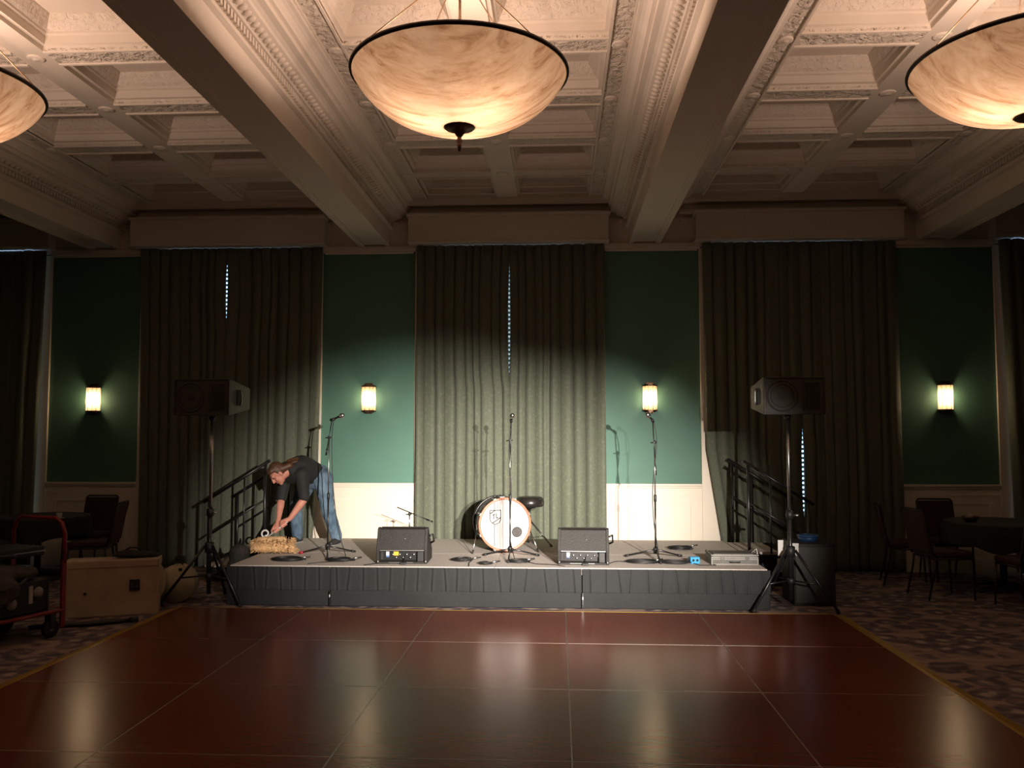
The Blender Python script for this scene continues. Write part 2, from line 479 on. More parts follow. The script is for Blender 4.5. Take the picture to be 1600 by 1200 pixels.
# ---------------------------------------------------------------- ceiling
ceil = setting('ceiling')
MB().box(XL, XR, YB, D + .28, 5.05, 5.2).build('ceiling_slab', M['plaster'], ceil)
Y0C, Y1C = 4.25, 10.46        # coffered stretch in view
half = [(0, 4.105), (.13, 4.105), (.132, 4.092), (.155, 4.092), (.157, 4.085), (.20, 4.085), (.20, 4.285), (.215, 4.29), (.236, 4.30), (.24, 4.315), (.236, 4.33), (.222, 4.335), (.222, 4.40), (.262, 4.405),
        (.268, 4.42), (.29, 4.432), (.32, 4.44), (.345, 4.452), (.352, 4.456), (.36, 4.475), (.385, 4.492), (.43, 4.50), (.432, 4.535), (.46, 4.54), (.468, 4.56), (.485, 4.585), (.51, 4.60), (.536, 4.605), (.54, 4.64), (.54, 5.06)]
prof = [(-a, z) for a, z in reversed(half[1:])] + half
def sweep_y(mb, pr, x, ya, yb, smooth=False):
    n = len(pr)
    vs = [(x + a, ya, z) for a, z in pr] + [(x + a, yb, z) for a, z in pr]
    mb.add(vs, [(k, k+1, n+k+1, n+k) for k in range(n-1)], smooth)
for x in BEAMS:
    mb = MB(); sweep_y(mb, prof, x, YB, D)
    bo = mb.build('beam', M['plaster'], ceil, recalc=False)
    dn = MB(); eg = MB()
    y = Y0C
    while y < D - .3:
        for s_ in (-1, 1):
            a, b_ = x + s_ * .222, x + s_ * .252
            dn.box(min(a, b_), max(a, b_), y, y + .034, 4.345, 4.398)
        y += .056
    stuff(dn.build('dentil_band', M['plaster'], bo))
    y = Y0C
    while y < D - .3:
        for s_ in (-1, 1):
            eg.ellipsoid((x + s_ * .305, y, 4.432), (.034, .030, .016), RY(s_ * -.35).to_3x3(), 8, 4)
        y += .078
    stuff(eg.build('egg_moulding', M['plaster'], bo))

def coffer_mesh(w, d):
    """coffer of opening w x d, opening at z=0, loft of rectangles going up"""
    mb = MB()
    rings = [(0, .02), (0, .035), (.03, .04), (.03, .105), (.05, .115), (.05, .13)]
    def rect(i, z): return [(-w/2+i, -d/2+i, z), (w/2-i, -d/2+i, z), (w/2-i, d/2-i, z), (-w/2+i, d/2-i, z)]
    vs = []
    for i, z in rings: vs += rect(i, z)
    fs = []
    for k in range(len(rings)-1):
        for j in range(4):
            fs.append((k*4+j, k*4+(j+1) % 4, k*4+4+(j+1) % 4, k*4+4+j))
    mb.add(vs, fs)
    return mb
def coffer(parent, cx, cy, w, d):
    mb = coffer_mesh(w, d)
    c = mb.build('coffer', M['plaster'], parent, loc=(cx, cy, ZC), recalc=False)
    def rect(i, z): return [(-w/2+i, -d/2+i, z), (w/2-i, -d/2+i, z), (w/2-i, d/2-i, z), (-w/2+i, d/2-i, z)]
    r = MB(); vs = rect(.05, .13) + rect(.075, .155) + rect(.115, .225) + rect(.12, .24)
    r.add(vs, [(k*4+j, k*4+(j+1) % 4, k*4+4+(j+1) % 4, k*4+4+j) for k in range(3) for j in range(4)])
    r.build('coffer_moulding', M['relief_small'], c, recalc=False)
    r = MB(); r.add(rect(.12, .24), [(0, 1, 2, 3)])
    i = .20
    r.build('coffer_panel', M['plaster'], c, recalc=False)
    return c
PER = 1.055; RIBW = .24; NR = 6
bays = [(-1.72 + 1.72) / 2, 3.5, -3.5, 7.08, -7.08]
for bi, (xa, xb) in enumerate(((-1.72, 1.72), (1.72, 5.28), (-5.28, -1.72), (5.28, 8.9), (-8.9, -5.28))):
    a = xa + (.54 if xa > -8 else 0); b_ = xb - (.54 if xb < 8 else 0)
    bc = (a + b_) / 2; inner = .17
    oa, ob = a + inner, b_ - inner
    cw = .26                                      # centre rib
    # flat ceiling behind the camera part of the bay
    MB().box(a, b_, YB, Y0C - .1, ZC, ZC + .1).build('bay_soffit', M['plaster'], ceil)
    for (p, q) in ((a, oa), (ob, b_)):
        MB().box(p, q, Y0C - .1, Y1C + .24, ZC, ZC + .02).build('frieze', M['relief'], ceil)
        # plain beads either side of the frieze
    MB().box(a, a + .012, Y0C - .1, Y1C + .1, ZC - .014, ZC + .01).box(b_ - .012, b_, Y0C - .1, Y1C + .1, ZC - .014, ZC + .01)\
        .box(oa - .02, oa, Y0C - .1, Y1C + .1, ZC - .016, ZC + .01).box(ob, ob + .02, Y0C - .1, Y1C + .1, ZC - .016, ZC + .01).build('frieze_bead', M['plaster'], ceil)
    MB().box(bc - cw/2, bc + cw/2, Y0C - .1, Y1C + .24, ZC, ZC + .02).build('centre_rib', M['plaster'], ceil)
    for k in range(NR + 1):
        yf = Y1C - k * PER                        # far edge of an opening
        if k == 0:
            for (p, q) in ((oa, bc - cw/2), (bc + cw/2, ob)):
                MB().box(p, q, yf, yf + .24, ZC, ZC + .02).build('cross_rib', M['plaster'], ceil)
        else:
            ya = yf; yb = yf + RIBW
            if yf < Y0C - .2: ya = Y0C - .1
            for (p, q) in ((oa, bc - cw/2), (bc + cw/2, ob)):
                MB().box(p, q, yf, yf + RIBW, ZC, ZC + .02).build('cross_rib', M['relief'], ceil)
                MB().box(p, q, yf - .0, yf + .022, ZC - .014, ZC).box(p, q, yf + RIBW - .022, yf + RIBW, ZC - .014, ZC).build('rib_bead', M['plaster'], ceil)
        if k < NR and bi < 3:
            d = PER - RIBW; cy = yf - d / 2
            for (p, q) in ((oa, bc - cw/2), (bc + cw/2, ob)):
                coffer(ceil, (p + q) / 2, cy, q - p, d)
            if k > 0:
                for xx, rr in ((bc, .07), (a + inner/2, .065), (b_ - inner/2, .065)):
                    MB().lathe([(0, -.018), (rr*.35, -.017), (rr*.5, -.008), (rr*.75, -.013), (rr, -.006), (rr, .0)], 12).build('rosette', M['plaster'], ceil, loc=(xx, yf + RIBW/2, ZC))
    if bi >= 3:
        MB().box(a, b_, Y0C - .1, Y1C, ZC + .1, ZC + .12).build('bay_soffit', M['plaster'], ceil)
    # cornice along the wall end of the bay
    c0, c1 = max(a - .1, XL), min(b_ + .1, XR)
    structure(MB().box(c0, c1, Y1C + .0, D, 4.575, 4.64).box(c0, c1, Y1C + .015, Y1C + .05, 4.555, 4.575)
              .box(c0, c1, Y1C + .16, D, 4.455, 4.50).box(c0, c1, Y1C + .20, D, 4.50, 4.575).build('trim_%d' % (6 + bi), M['plaster'], None, .005))

# ================================================================ CURTAINS
def curtain(xl, xr, z0, z1, yc, seed, label, folds=None, side=0):
    """xl, xr: functions of z giving the two hems; hanging in pleats"""
    rnd = random.Random(seed)
    nf = folds or 9
    cuts = [0]
    for k in range(nf): cuts.append(cuts[-1] + rnd.uniform(.7, 1.35))
    tot = cuts[-1]; cuts = [c / tot for c in cuts]
    amp = [rnd.uniform(.045, .085) for _ in range(nf)]
    drift = [rnd.uniform(-.012, .012) for _ in range(nf + 1)]
    wob = [rnd.uniform(0, 6.28) for _ in range(nf)]
    nz = 22; per = 14
    vs = []; cols = 0
    zs = [z0 + (z1 - z0) * i / nz for i in range(nz + 1)]
    for z in zs:
        h = (z1 - z) / (z1 - z0)
        row = []
        for k in range(nf):
            c0 = cuts[k] + (drift[k] * h if k else 0); c1 = cuts[k+1] + (drift[k+1] * h if k + 1 < nf else 0)
            for j in range(per):
                t = j / per
                u = c0 + (c1 - c0) * (.5 - .5 * cos(pi * t)) * .55 + (c1 - c0) * t * .45
                prof_ = abs(sin(pi * t)) ** .55
                y = yc - amp[k] * prof_ * (.75 + .25 * h) - .010 * sin(2*pi*t + wob[k]) - .006 * sin(3.1 * z + wob[k])
                row.append((u, y))
        row.append((1.0, yc))
        for u, y in row: vs.append((xl(z) + (xr(z) - xl(z)) * u, y, z))
        cols = len(row)
    fs = []
    for i in range(nz):
        for j in range(cols - 1):
            fs.append((i*cols+j, i*cols+j+1, (i+1)*cols+j+1, (i+1)*cols+j))
    mb = MB(); mb.add(vs, fs, True)
    o = mb.build('curtain_panel', M['curtain'], recalc=False)
    s_ = o.modifiers.new('thickness', 'SOLIDIFY'); s_.thickness = .004; s_.offset = 0
    return tag(o, label, 'curtain', 'floor-length curtains')
def lerpz(*kn):
    kn = sorted(kn)
    def f(z):
        if z <= kn[0][0]: return kn[0][1]
        for (a, va), (b, vb) in zip(kn[:-1], kn[1:]):
            if z <= b: return va + (vb - va) * (z - a) / (b - a)
        return kn[-1][1]
    return f
YC = D - .085
ZT = 4.07
# centre window: gap open from 3.95 down to 2.4
curtain(lerpz((0, -1.17), (ZT, -1.17)), lerpz((0, .035), (2.3, .03), (2.45, .0), (2.9, -.004), (3.4, -.004), (3.9, .012), (ZT, .03)), .02, ZT, YC, 3, 'green damask curtain hanging behind the bass drum, left half of the middle window', 10)
curtain(lerpz((0, .0), (2.3, .005), (2.45, .016), (2.9, .022), (3.4, .020), (3.9, .012), (ZT, .0)), lerpz((0, 1.22), (ZT, 1.21)), .02, ZT, YC + .012, 4, 'green damask curtain behind the right stage monitor, right half of the middle window', 10)
# left window
curtain(lerpz((0, -4.70), (ZT, -4.77)), lerpz((0, -3.62), (3.0, -3.62), (3.2, -3.645), (3.7, -3.65), (3.95, -3.635), (ZT, -3.62)), .02, ZT, YC, 5, 'dark green curtain behind the left loudspeaker, nearest the left wall sconce', 9)
curtain(lerpz((0, -3.66), (3.0, -3.65), (3.2, -3.628), (3.7, -3.625), (3.95, -3.637), (ZT, -3.66)), lerpz((0, -2.50), (1.2, -2.42), (ZT, -2.39)), .02, ZT, YC + .012, 6, 'green curtain directly behind the bending person', 9)
# right window
curtain(lerpz((0, 2.68), (.4, 2.62), (1.5, 2.45), (ZT, 2.43)), lerpz((0, 3.66), (.55, 3.63), (.8, 3.607), (1.5, 3.607), (1.75, 3.622), (ZT, 3.63)), .02, ZT, YC, 8, 'dark green curtain with a swept-in hem behind the right stair rails', 9)
curtain(lerpz((0, 3.6), (.55, 3.61), (.8, 3.634), (1.5, 3.632), (1.75, 3.622), (ZT, 3.62)), lerpz((0, 4.83), (ZT, 4.81)), .02, ZT, YC + .012, 9, 'near-black curtain right of the daylight gap, behind the black subwoofer', 9)
# outer windows
curtain(lerpz((0, -8.3), (ZT, -8.3)), lerpz((0, -6.13), (ZT, -6.05)), .02, ZT, YC, 10, 'near-black curtain at the far left edge of the room view', 16)
curtain(lerpz((0, 6.13), (ZT, 6.05)), lerpz((0, 8.3), (ZT, 8.3)), .02, ZT, YC, 11, 'near-black curtain at the far right edge of the room view', 16)

# ================================================================ SCONCES
def sconce(x, label):
    t = thing('wall_sconce', label, 'wall lamp', (x, D, 1.96), 0, 'wall sconces')
    MB().box(-.05, .05, -.03, 0, -.02, .37).build('back_plate', M['bronze'], t, .004)
    cap = [(-.088, -.0), (-.088, -.03), (-.07, -.075), (-.03, -.105), (.03, -.105), (.07, -.075), (.088, -.03), (.088, 0)]
    def plate(mb, s_, z0, z1):
        n = len(cap); vs = [(a*s_, b*s_, z0) for a, b in cap] + [(a*s_, b*s_, z1) for a, b in cap]
        mb.add(vs, [tuple(range(n))[::-1], tuple(range(n, 2*n))] + [(k, (k+1) % n, n+(k+1) % n, n+k) for k in range(n)])
    mb = MB(); plate(mb, 1.06, .318, .334); plate(mb, .8, .334, .345); mb.build('top_cap', M['bronze'], t)
    mb = MB(); plate(mb, 1.06, .006, .022); plate(mb, .8, -.006, .006); plate(mb, .45, -.016, -.006); mb.build('bottom_cap', M['bronze'], t)
    for (a, b), (c, d) in zip(cap[:-1], cap[1:]):
        mb = MB(); mb.add([(a, b, .022), (c, d, .022), (c, d, .318), (a, b, .318)], [(0, 1, 2, 3)])
        mb.build('glass_panel', M['frosted'], t, recalc=False)
    for (a, b) in (cap[2], cap[3], cap[4], cap[5]):
        MB().tube([(a, b - .001, .02), (a, b - .001, .32)], .0028, 6).build('rib', M['bronze'], t)
    MB().lathe([(0, .09), (.014, .095), (.022, .15), (.022, .20), (.012, .235), (0, .24)], 12).build('bulb', M['bulb'], t, loc=(0, -.05, 0))
sconce(-5.4, 'lit amber sconce farthest left, on the green wall above the left chairs')
sconce(-1.79, 'lit amber sconce on the green wall just right of the bending person')
sconce(1.77, 'lit amber sconce directly above the right microphone stand')
sconce(5.38, 'lit amber sconce farthest right, above the right-hand table')

# ================================================================ CHANDELIERS
def chandelier(x, y, label, seed, power=1.0):
    z = 3.96
    t = thing('pendant_bowl_lamp', label, 'ceiling lamp', (x, y, z), 0, 'alabaster bowl lamps')
    Rm, dep = .685, .35
    pr = []
    for k in range(25):
        r = Rm * sin(pi / 2 * k / 24)
        pr.append((r, -dep * (1 - (r / Rm) ** 2.6) ** .8))
    MB().lathe(pr, 64, RZ(seed)).build('bowl', M['alabaster'], t, recalc=False)
    MB().lathe([(Rm - .010, -.012), (Rm + .010, -.012), (Rm + .014, .0), (Rm + .010, .012), (Rm - .010, .012), (Rm - .010, -.012)], 64).build('rim', M['rim_bronze'], t)
    fz = -dep
    fin = MB().lathe([(0, fz + .015), (.10, fz + .018), (.102, fz + .004), (.09, fz - .008), (.06, fz - .018), (.035, fz - .030), (.022, fz - .05), (.012, fz - .062), (.016, fz - .075), (.020, fz - .085), (.012, fz - .098), (.017, fz - .11), (.012, fz - .125), (.007, fz - .15), (0, fz - .155)], 24)
    fin.build('finial', M['bronze'], t)
    MB().tube([(0, 0, fz + .02), (0, 0, .66)], .009, 8).build('stem', M['brass'], t)
    for k in range(4):
        a = radians(35 + 90 * k) + seed * .3
        MB().tube([(Rm * cos(a), Rm * sin(a), .01), (.03 * cos(a), .03 * sin(a), .68)], .0042, 6).build('suspension_rod', M['brass'], t)
    MB().lathe([(0, .62), (.10, .64), (.11, .68), (0, .68)], 24).build('canopy', M['bronze'], t)
    for k in range(3):
        a = 2 * pi * k / 3 + .9 + seed
        p = (.19 * cos(a), .19 * sin(a), -.135)
        d = bpy.data.lights.new('bowl_light', 'POINT'); d.energy = 24 * power; d.color = (1, .69, .53); d.shadow_soft_size = .03
        o = bpy.data.objects.new('bowl_light', d); COL.objects.link(o); o.parent = t; o.location = p
chandelier(0.0, 5.28, 'glowing alabaster bowl lamp hanging over the middle of the dance floor', .5)
chandelier(3.53, 5.28, 'glowing alabaster bowl lamp cut off by the right edge of the photo', 2.1)
chandelier(-3.53, 5.28, 'glowing alabaster bowl lamp cut off by the left edge of the photo', 4.0)

# ================================================================ DANCE FLOOR
df = thing('dance_floor', 'portable dance floor of square glossy red-brown wood panels with gold edging', 'dance floor', (0, 0, 0))
XS = [-2.99 + 1.225 * k for k in range(6)]
YS = [8.06 - 1.225 * k for k in range(6)]
pan = None
for i in range(5):
    for j in range(5):
        cx, cy = (XS[i] + XS[i+1]) / 2, (YS[j] + YS[j+1]) / 2
        if pan is None:
            h = 1.225 / 2 - .0025
            pan = MB().box(-h, h, -h, h, 0, .022).build('floor_panel', M['dance'], df, loc=(cx, cy, 0)).data
        else:
            link('floor_panel', pan, df, loc=(cx, cy, 0))
for x in XS[1:-1]:
    MB().box(x - .0035, x + .0035, YS[-1], YS[0], .004, .0228).build('seam_strip', M['aluminium'], df)
for y in YS[1:-1]:
    for i in range(5):
        MB().box(XS[i] + .004, XS[i+1] - .004, y - .003, y + .003, .004, .0226).build('seam_strip', M['aluminium'], df)
e = .11
MB().prism([(YS[0], 0), (YS[0], .023), (YS[0] + .03, .021), (YS[0] + .075, .003), (YS[0] + .075, 0)], XS[0] - .02, XS[-1] + .02).build('edge_ramp', M['trim_gold'], df)
for sx, x in ((-1, XS[0]), (1, XS[-1])):
    mb = MB(); Mx = RZ(0)
    a = [(x, .0), (x, .0225), (x + sx * .03, .021), (x + sx * e, .003), (x + sx * e, 0)]
    n = 5; vs = [(p, YS[-1], q) for p, q in a] + [(p, YS[0], q) for p, q in a]
    mb.add(vs, [tuple(range(5)), tuple(range(9, 4, -1))] + [(k, n+k, n+(k+1) % n, (k+1) % n) for k in range(5)])
    mb.build('edge_ramp', M['trim_gold'], df)

# ================================================================ STAGE
SX, SY0, SY1, SZ = 2.60, 8.29, 10.53, .39
st = thing('stage', 'low portable stage with grey deck and black pleated skirt along the curtains', 'stage', (0, 0, 0))
for (x0, x1) in ((-SX, -.002), (.002, SX)):
    for (y0, y1) in ((SY0, 9.218), (9.222, SY1)):
        MB().box(x0, x1, y0, y1, SZ - .07, SZ).build('deck_panel', M['deck_grey'], st, .004)
for x in (-2.5, -1.25, 0, 1.25, 2.5):
    for y in (8.45, 9.22, 10.4):
        MB().box(x - .025, x + .025, y - .025, y + .025, 0, SZ - .07).build('leg', M['black_metal'], st)
def skirt_sheet(path_len, to_xyz, z_top, z_bot, depth, pleat, seed, nz=6, box=True):
    rnd = random.Random(seed); vs = []; fs = []
    n = int(path_len / .009)
    ph = []
    p = rnd.uniform(0, pleat)
    while p < path_len: ph.append(p); p += pleat * rnd.uniform(.82, 1.2)
    tilt = {k: rnd.uniform(-.03, .03) for k in range(len(ph))}
    for i in range(nz + 1):
        z = z_top + (z_bot - z_top) * i / nz
        h = i / nz
        for j in range(n + 1):
            s_ = path_len * j / n
            d = 0
            if box:
                for k, q in enumerate(ph):
                    dd = s_ - q - tilt[k] * h
                    if abs(dd) < .05: d += -.013 * math.exp(-(dd / .008) ** 2) + (.010 * math.exp(-((dd - .016) / .012) ** 2))
                d *= (.5 + .5 * h)
            d += depth * noise.noise((s_ * 2.3, seed, h * .8)) * (.3 + h)
            vs.append(to_xyz(s_, d, z))
    w = n + 1
    for i in range(nz):
        for j in range(n): fs.append((i*w+j, i*w+j+1, (i+1)*w+j+1, (i+1)*w+j))
    mb = MB(); mb.add(vs, fs, True); return mb
L = 2 * SX + .04
front = lambda off: (lambda s_, d, z: (-SX - .02 + s_, SY0 - off - d, z))
for (sa, sb) in ((0, 1.02), (1.03, 3.46), (3.47, L)):
    f0 = (lambda a: (lambda s_, d, z: (-SX - .02 + a + s_, SY0 - .014 - d, z)))(sa)
    skirt_sheet(sb - sa, f0, SZ - .012, .012, .016, .14, int(sa * 10) + 5, 8, False).build('skirt', M['skirt_black'], st, recalc=False)
    f1 = (lambda a: (lambda s_, d, z: (-SX - .02 + a + s_, SY0 - .035 - d, z)))(sa)
    skirt_sheet(sb - sa, f1, SZ - .004, .165, .010, .135, int(sa * 10) + 6, 6, True).build('skirt_valance', M['skirt_black'], st, recalc=False)
for sx in (-1, 1):
    g = (lambda q: (lambda s_, d, z: (q * (SX + .014 + d), SY0 - .02 + s_, z)))(sx)
    skirt_sheet(1.25, g, SZ - .004, .012, .014, .14, 31 + sx, 6, True).build('skirt', M['skirt_black'], st, recalc=False)
for x in (-1.59, .85):
    MB().box(x - .006, x + .006, SY0 - .058, SY0 - .046, .02, .16).build('skirt_clip', M['black_metal'], st)
    MB().box(x - .004, x + .004, SY0 - .060, SY0 - .057, .10, .125).build('skirt_clip_tag', M['white_print'], st)

# ---- steps with handrails at either end of the stage
def steps(sx, label):
    t = thing('stage_steps', label, 'steps', (sx * (SX + .03), 9.62, 0), 0, 'stage steps')
    q = lambda a, b: (min(sx*a, sx*b), max(sx*a, sx*b))
    for (a, b, z) in ((.0, .42, SZ - .01), (.42, .78, .19)):
        x0, x1 = q(a, b)
        MB().box(x0, x1, 0, .84, z - .03, z).build('tread', M['deck_grey'], t, .004)
    for y in (.03, .81):
        x0, x1 = q(.02, .40); x2, x3 = q(.40, .76)
        MB().box(x0, x1, y - .015, y + .015, 0, SZ - .04).box(x2, x3, y - .015, y + .015, 0, .16).build('side_panel', M['black_metal'], t)
    for y in (-.02, .86):
        r_ = MB().tube([(sx*.02, y, .99), (sx*.06, y, 1.015 + SZ - .39), (sx*.09, y, 1.38 - .0)][0:0] or [(sx*.04, y, 1.375), (sx*.80, y, .90)], .019, 10).build('handrail', M['black_metal'], t)
        MB().tube([(sx*.09, y, .93), (sx*.74, y, .52)], .012, 8).build('mid_rail', M['black_metal'], r_)
        MB().tube([(sx*.09, y, .30), (sx*.09, y, 1.36)], .018, 10).build('post', M['black_metal'], r_)
        MB().tube([(sx*.74, y, .0), (sx*.74, y, .95)], .016, 10).build('post', M['black_metal'], r_)
        MB().tube([(sx*.33, y, .36), (sx*.33, y, 1.19)], .012, 8).build('post', M['black_metal'], r_)
steps(-1, 'black-railed steps at the left end of the stage beside the bending person')
steps(1, 'black-railed steps at the right end of the stage behind the loudspeaker stand')

# ================================================================ LOUDSPEAKERS ON STANDS
def speaker_stand(loc, feet, label, top=1.855):
    t = thing('speaker_stand', label, 'speaker stand', loc, 0, 'tripod speaker stands')
    MB().tube([(0, 0, .10), (0, 0, .95)], .021, 12).build('lower_tube', M['black_metal'], t)
    MB().tube([(0, 0, .93), (0, 0, top)], .0165, 12).build('upper_pole', M['steel'], t)
    c = MB().lathe([(.022, .86), (.036, .865), (.036, .935), (.022, .94), (.022, .86)], 16).build('height_collar', M['black_plastic'], t)
    MB().tube([(.03, -.02, .90), (.075, -.045, .90)], .012, 8).build('clamp_knob', M['steel'], c)
    hub = MB().lathe([(.022, .50), (.045, .505), (.045, .60), (.022, .61), (.022, .50)], 16).build('leg_hub', M['black_plastic'], t)
    lo = MB().lathe([(.022, .25), (.038, .255), (.038, .30), (.022, .305), (.022, .25)], 16).build('brace_hub', M['black_plastic'], t)
    for fx, fy in feet:
        n_ = Vector((fx, fy, 0)).normalized()
        a = Vector((0, 0, .57)) + n_ * .045; b = Vector((fx, fy, .025))
        l = MB().tube([a, b], .0135, 8).build('leg', M['black_metal'], t)
        MB().tube([b + (a - b).normalized() * .03, b + Vector((0, 0, -.012))], [.017, .018], 8).build('rubber_foot', M['tire'], l)
        m = a.lerp(b, .56)
        MB().tube([Vector((0, 0, .28)) + n_ * .035, m], .008, 6).build('brace', M['black_metal'], t)
speaker_stand((-2.83, 8.34, 0), [(.40, -.20), (-.42, -.14), (-.03, .50)], 'black tripod speaker stand at the left corner of the stage')
speaker_stand((2.83, 8.34, 0), [(-.40, -.20), (.38, -.20), (-.10, .50)], 'black tripod speaker stand at the right corner of the stage')

def loudspeaker(loc, rz, label, side):
    t = thing('loudspeaker', label, 'loudspeaker', loc, rz, 'loudspeakers on stands')
    Lh = .29
    MB().prism([(-.20, 0), (-.20, .355), (.22, .285), (.22, .07)], -Lh, Lh).build('cabinet', M['speaker_side'], t, .006)
    fr = MB()
    fr.box(-Lh, -Lh + .022, -.222, -.198, .0, .355).box(Lh - .022, Lh, -.222, -.198, .0, .355)
    fr.box(-Lh + .022, Lh - .022, -.222, -.198, .0, .014).box(-Lh + .022, Lh - .022, -.222, -.198, .341, .355)
    fr.build('front_frame', M['speaker_side'], t, .004)
    MB().box(-Lh + .022, Lh - .022, -.212, -.199, .014, .341).build('grille', M['grille'], t)
    w = MB()
    for r0, r1, yy in ((.135, .150, -.2135), (.105, .112, -.2130)):
        w.lathe([(r0, 0), (r0, .004), (r1, .004), (r1, 0)], 40, T(-.115, yy, .178) @ RX(pi/2))
    w.build('woofer_ring', M['speaker_side'], t)
    MB().box(-.148, -.082, -.217, -.211, .147, .209).box(-.135, -.095, -.219, -.216, .160, .196).build('woofer_badge', M['speaker_side'], t, .003)
    MB().box(.075, .09, -.218, -.208, .03, .325).build('grille_bar', M['speaker_side'], t, .004)
    MB().box(.10, .24, -.216, -.209, .05, .305).build('horn', M['black_plastic'], t, .01)
    hs = MB()
    x = side * Lh
    a, b = (x - .004, x + .006) if side > 0 else (x - .006, x + .004)
    hs.box(a, b, -.06, .06, .10, .115).box(a, b, -.06, .06, .24, .255).box(a, b, -.06, -.045, .115, .24).box(a, b, .045, .06, .115, .24)
    hnd = hs.build('handle_frame', M['black_plastic'], t)
    MB().box(x - .002 if side > 0 else x - .003, x + .003 if side > 0 else x + .002, -.045, .045, .115, .24).build('handle_recess', M['tire'], hnd)
    MB().tube([(x + side * .008, -.005, .10), (x + side * .022, -.005, .13), (x + side * .022, -.005, .225), (x + side * .008, -.005, .255)], .010, 8).build('grip', M['steel'], hnd)
    MB().lathe([(.018, -.04), (.03, -.04), (.035, .0), (.0, .0)], 14, T(0, 0, .0)).build('pole_socket', M['black_plastic'], t)
loudspeaker((-2.83, 8.34, 1.855), radians(-6), 'black loudspeaker turned sideways on the left stand, handle showing on its right end', 1)
loudspeaker((2.83, 8.34, 1.855), radians(3), 'black loudspeaker turned sideways on the right stand, handle showing on its left end', -1)

# ================================================================ SUBWOOFER AND BIN, RIGHT OF THE STAGE
t = thing('subwoofer', 'tall black subwoofer cabinet on the floor behind the right speaker stand', 'subwoofer', (3.12, 8.78, 0))
MB().box(-.20, .20, -.22, .24, .0, .60).build('cabinet', M['black_paint_box'], t, .01)
MB().box(-.185, .185, -.232, -.219, .03, .57).build('grille', M['grille'], t, .004)
for sx in (-1, 1):
    MB().box(sx * .203 - .004, sx * .203 + .004, -.06, .06, .38, .44).build('side_handle', M['tire'], t, .002)
t = thing('storage_tub', 'small lidded tub, coloured with blue daylight, sitting on top of the black subwoofer', 'tub', (3.13, 8.80, .60))
MB().lathe([(0, 0), (.09, 0), (.10, .05), (.0, .05)], 24).build('tub_body', M['bin_daylight_tint'], t)
MB().lathe([(0, .068), (.095, .066), (.108, .058), (.108, .046), (.0, .046)], 24).build('tub_lid', M['bin_daylight_tint'], t)
for k, (x, y, w, h, lab) in enumerate(((2.765, 8.44, .05, .15, 'taller white card tucked behind the right speaker stand, on the left of its pole'), (2.905, 8.44, .06, .12, 'shorter white card tucked behind the right speaker stand, on the right of its pole'))):
    t = thing('card', lab, 'card', (x, y + .0, .50), radians(4 if k else -6), 'white cards at the right stand')
    MB().box(-w/2, w/2, -.006, .006, 0, h).build('sheet', M['paper'], t, .002)
    MB().box(-w/2, w/2, -.009, -.005, h - .02, h).build('fold', M['paper'], t)
    MB().tube([(0, .01, h - .02), (.0 + (2.83 - x) * .6, .0, h + .0), (2.83 - x, -.06, h + .03)], .003, 6).build('tie', M['cable'], t)

# ================================================================ STAGE MONITORS
def wedge(loc, rz, label, yellow):
    t = thing('stage_monitor', label, 'stage monitor', loc, rz, 'wedge monitors on the stage')
    W = .25
    body = [(-.02, .0), (-.02, .018), (.055, .03), (.055, .125), (-.035, .14), (.045, .335), (.09, .345), (.40, .10), (.40, .0)]
    MB().prism(body, -W, W).build('cabinet', M['black_paint_box'], t, .006)
    for sx in (-1, 1):
        x0, x1 = (W - .028, W + .002) if sx > 0 else (-W - .002, -W + .028)
        cheek = [(-.025, .0), (-.025, .02), (-.04, .14), (.04, .345), (.093, .352), (.405, .105), (.405, .0)]
        ck = MB().prism(cheek, x0, x1).build('side_cheek', M['black_paint_box'], t, .006)
        MB().lathe([(0, -.004), (.010, -.004), (.012, .004), (0, .004)], 12, T(sx * (W - .013), -.030, .025) @ RX(pi/2)).build('rubber_foot', M['steel'], ck)
    MB().box(-W + .03, W - .03, -.034, -.022, .128, .138).build('ledge', M['steel'], t, .002)
    pnl = MB().box(-W + .06, W - .09, .045, .056, .03, .12).build('connector_panel', M['black_metal'], t)
    rnd = random.Random(3)
    for k in range(7):
        x = -.10 + k * .035
        MB().lathe([(0, -.006), (.011, -.006), (.011, .006), (0, .006)], 12, T(x, .043, .085 - .03 * (k % 2)) @ RX(pi/2)).build('jack', M['steel'], pnl)
    MB().box(W - .10, W - .035, -.015, .056, .018, .122).build('handle_block', M['black_plastic'], t, .008)
    MB().box(-.165, -.135, .040, .047, .075, .115).build('sticker', M['white_print'], t)
    MB().box(-.165, -.135, .0395, .0465, .06, .074).build('sticker', M['blue_print'], t)
    if yellow:
        MB().box(-.09, -.04, .038, .047, .075, .115).build('sticker', M['yellow_print'], t)
    MB().box(W - .11, W - .095, .040, .047, .07, .10).build('sticker', M['white_print'], t)
    MB().lathe([(0, -.004), (.006, -.003), (.006, .004), (0, .004)], 10, T(.03, .003, .245) @ RX(radians(68))).build('badge_screw', M['steel'], t)
    MB().box(-W + .12, W - .14, -.020, -.012, .008, .016).build('bottom_bar', M['steel'], t)
    g = MB().prism([(.092, .350), (.40, .107), (.405, .113), (.097, .356)], -W + .03, W - .03).build('speaker_grille', M['grille'], t)
    # side bracket and knob
    MB().tube([(W + .004, .12, .26), (W + .04, .13, .275), (W + .045, .20, .20), (W + .01, .22, .18)], .010, 8).build('side_handle', M['black_metal'], t)
    pw = MB().tube([(.02, .04, .07), (.02, -.03, .03), (.02, -.06, .008), (.015, -.085, .007)], .005, 6).build('power_lead', M['cable'], t)
    MB().box(-.01, .05, -.075, -.035, .002, .022).build('plug_box', M['black_plastic'], pw, .004)
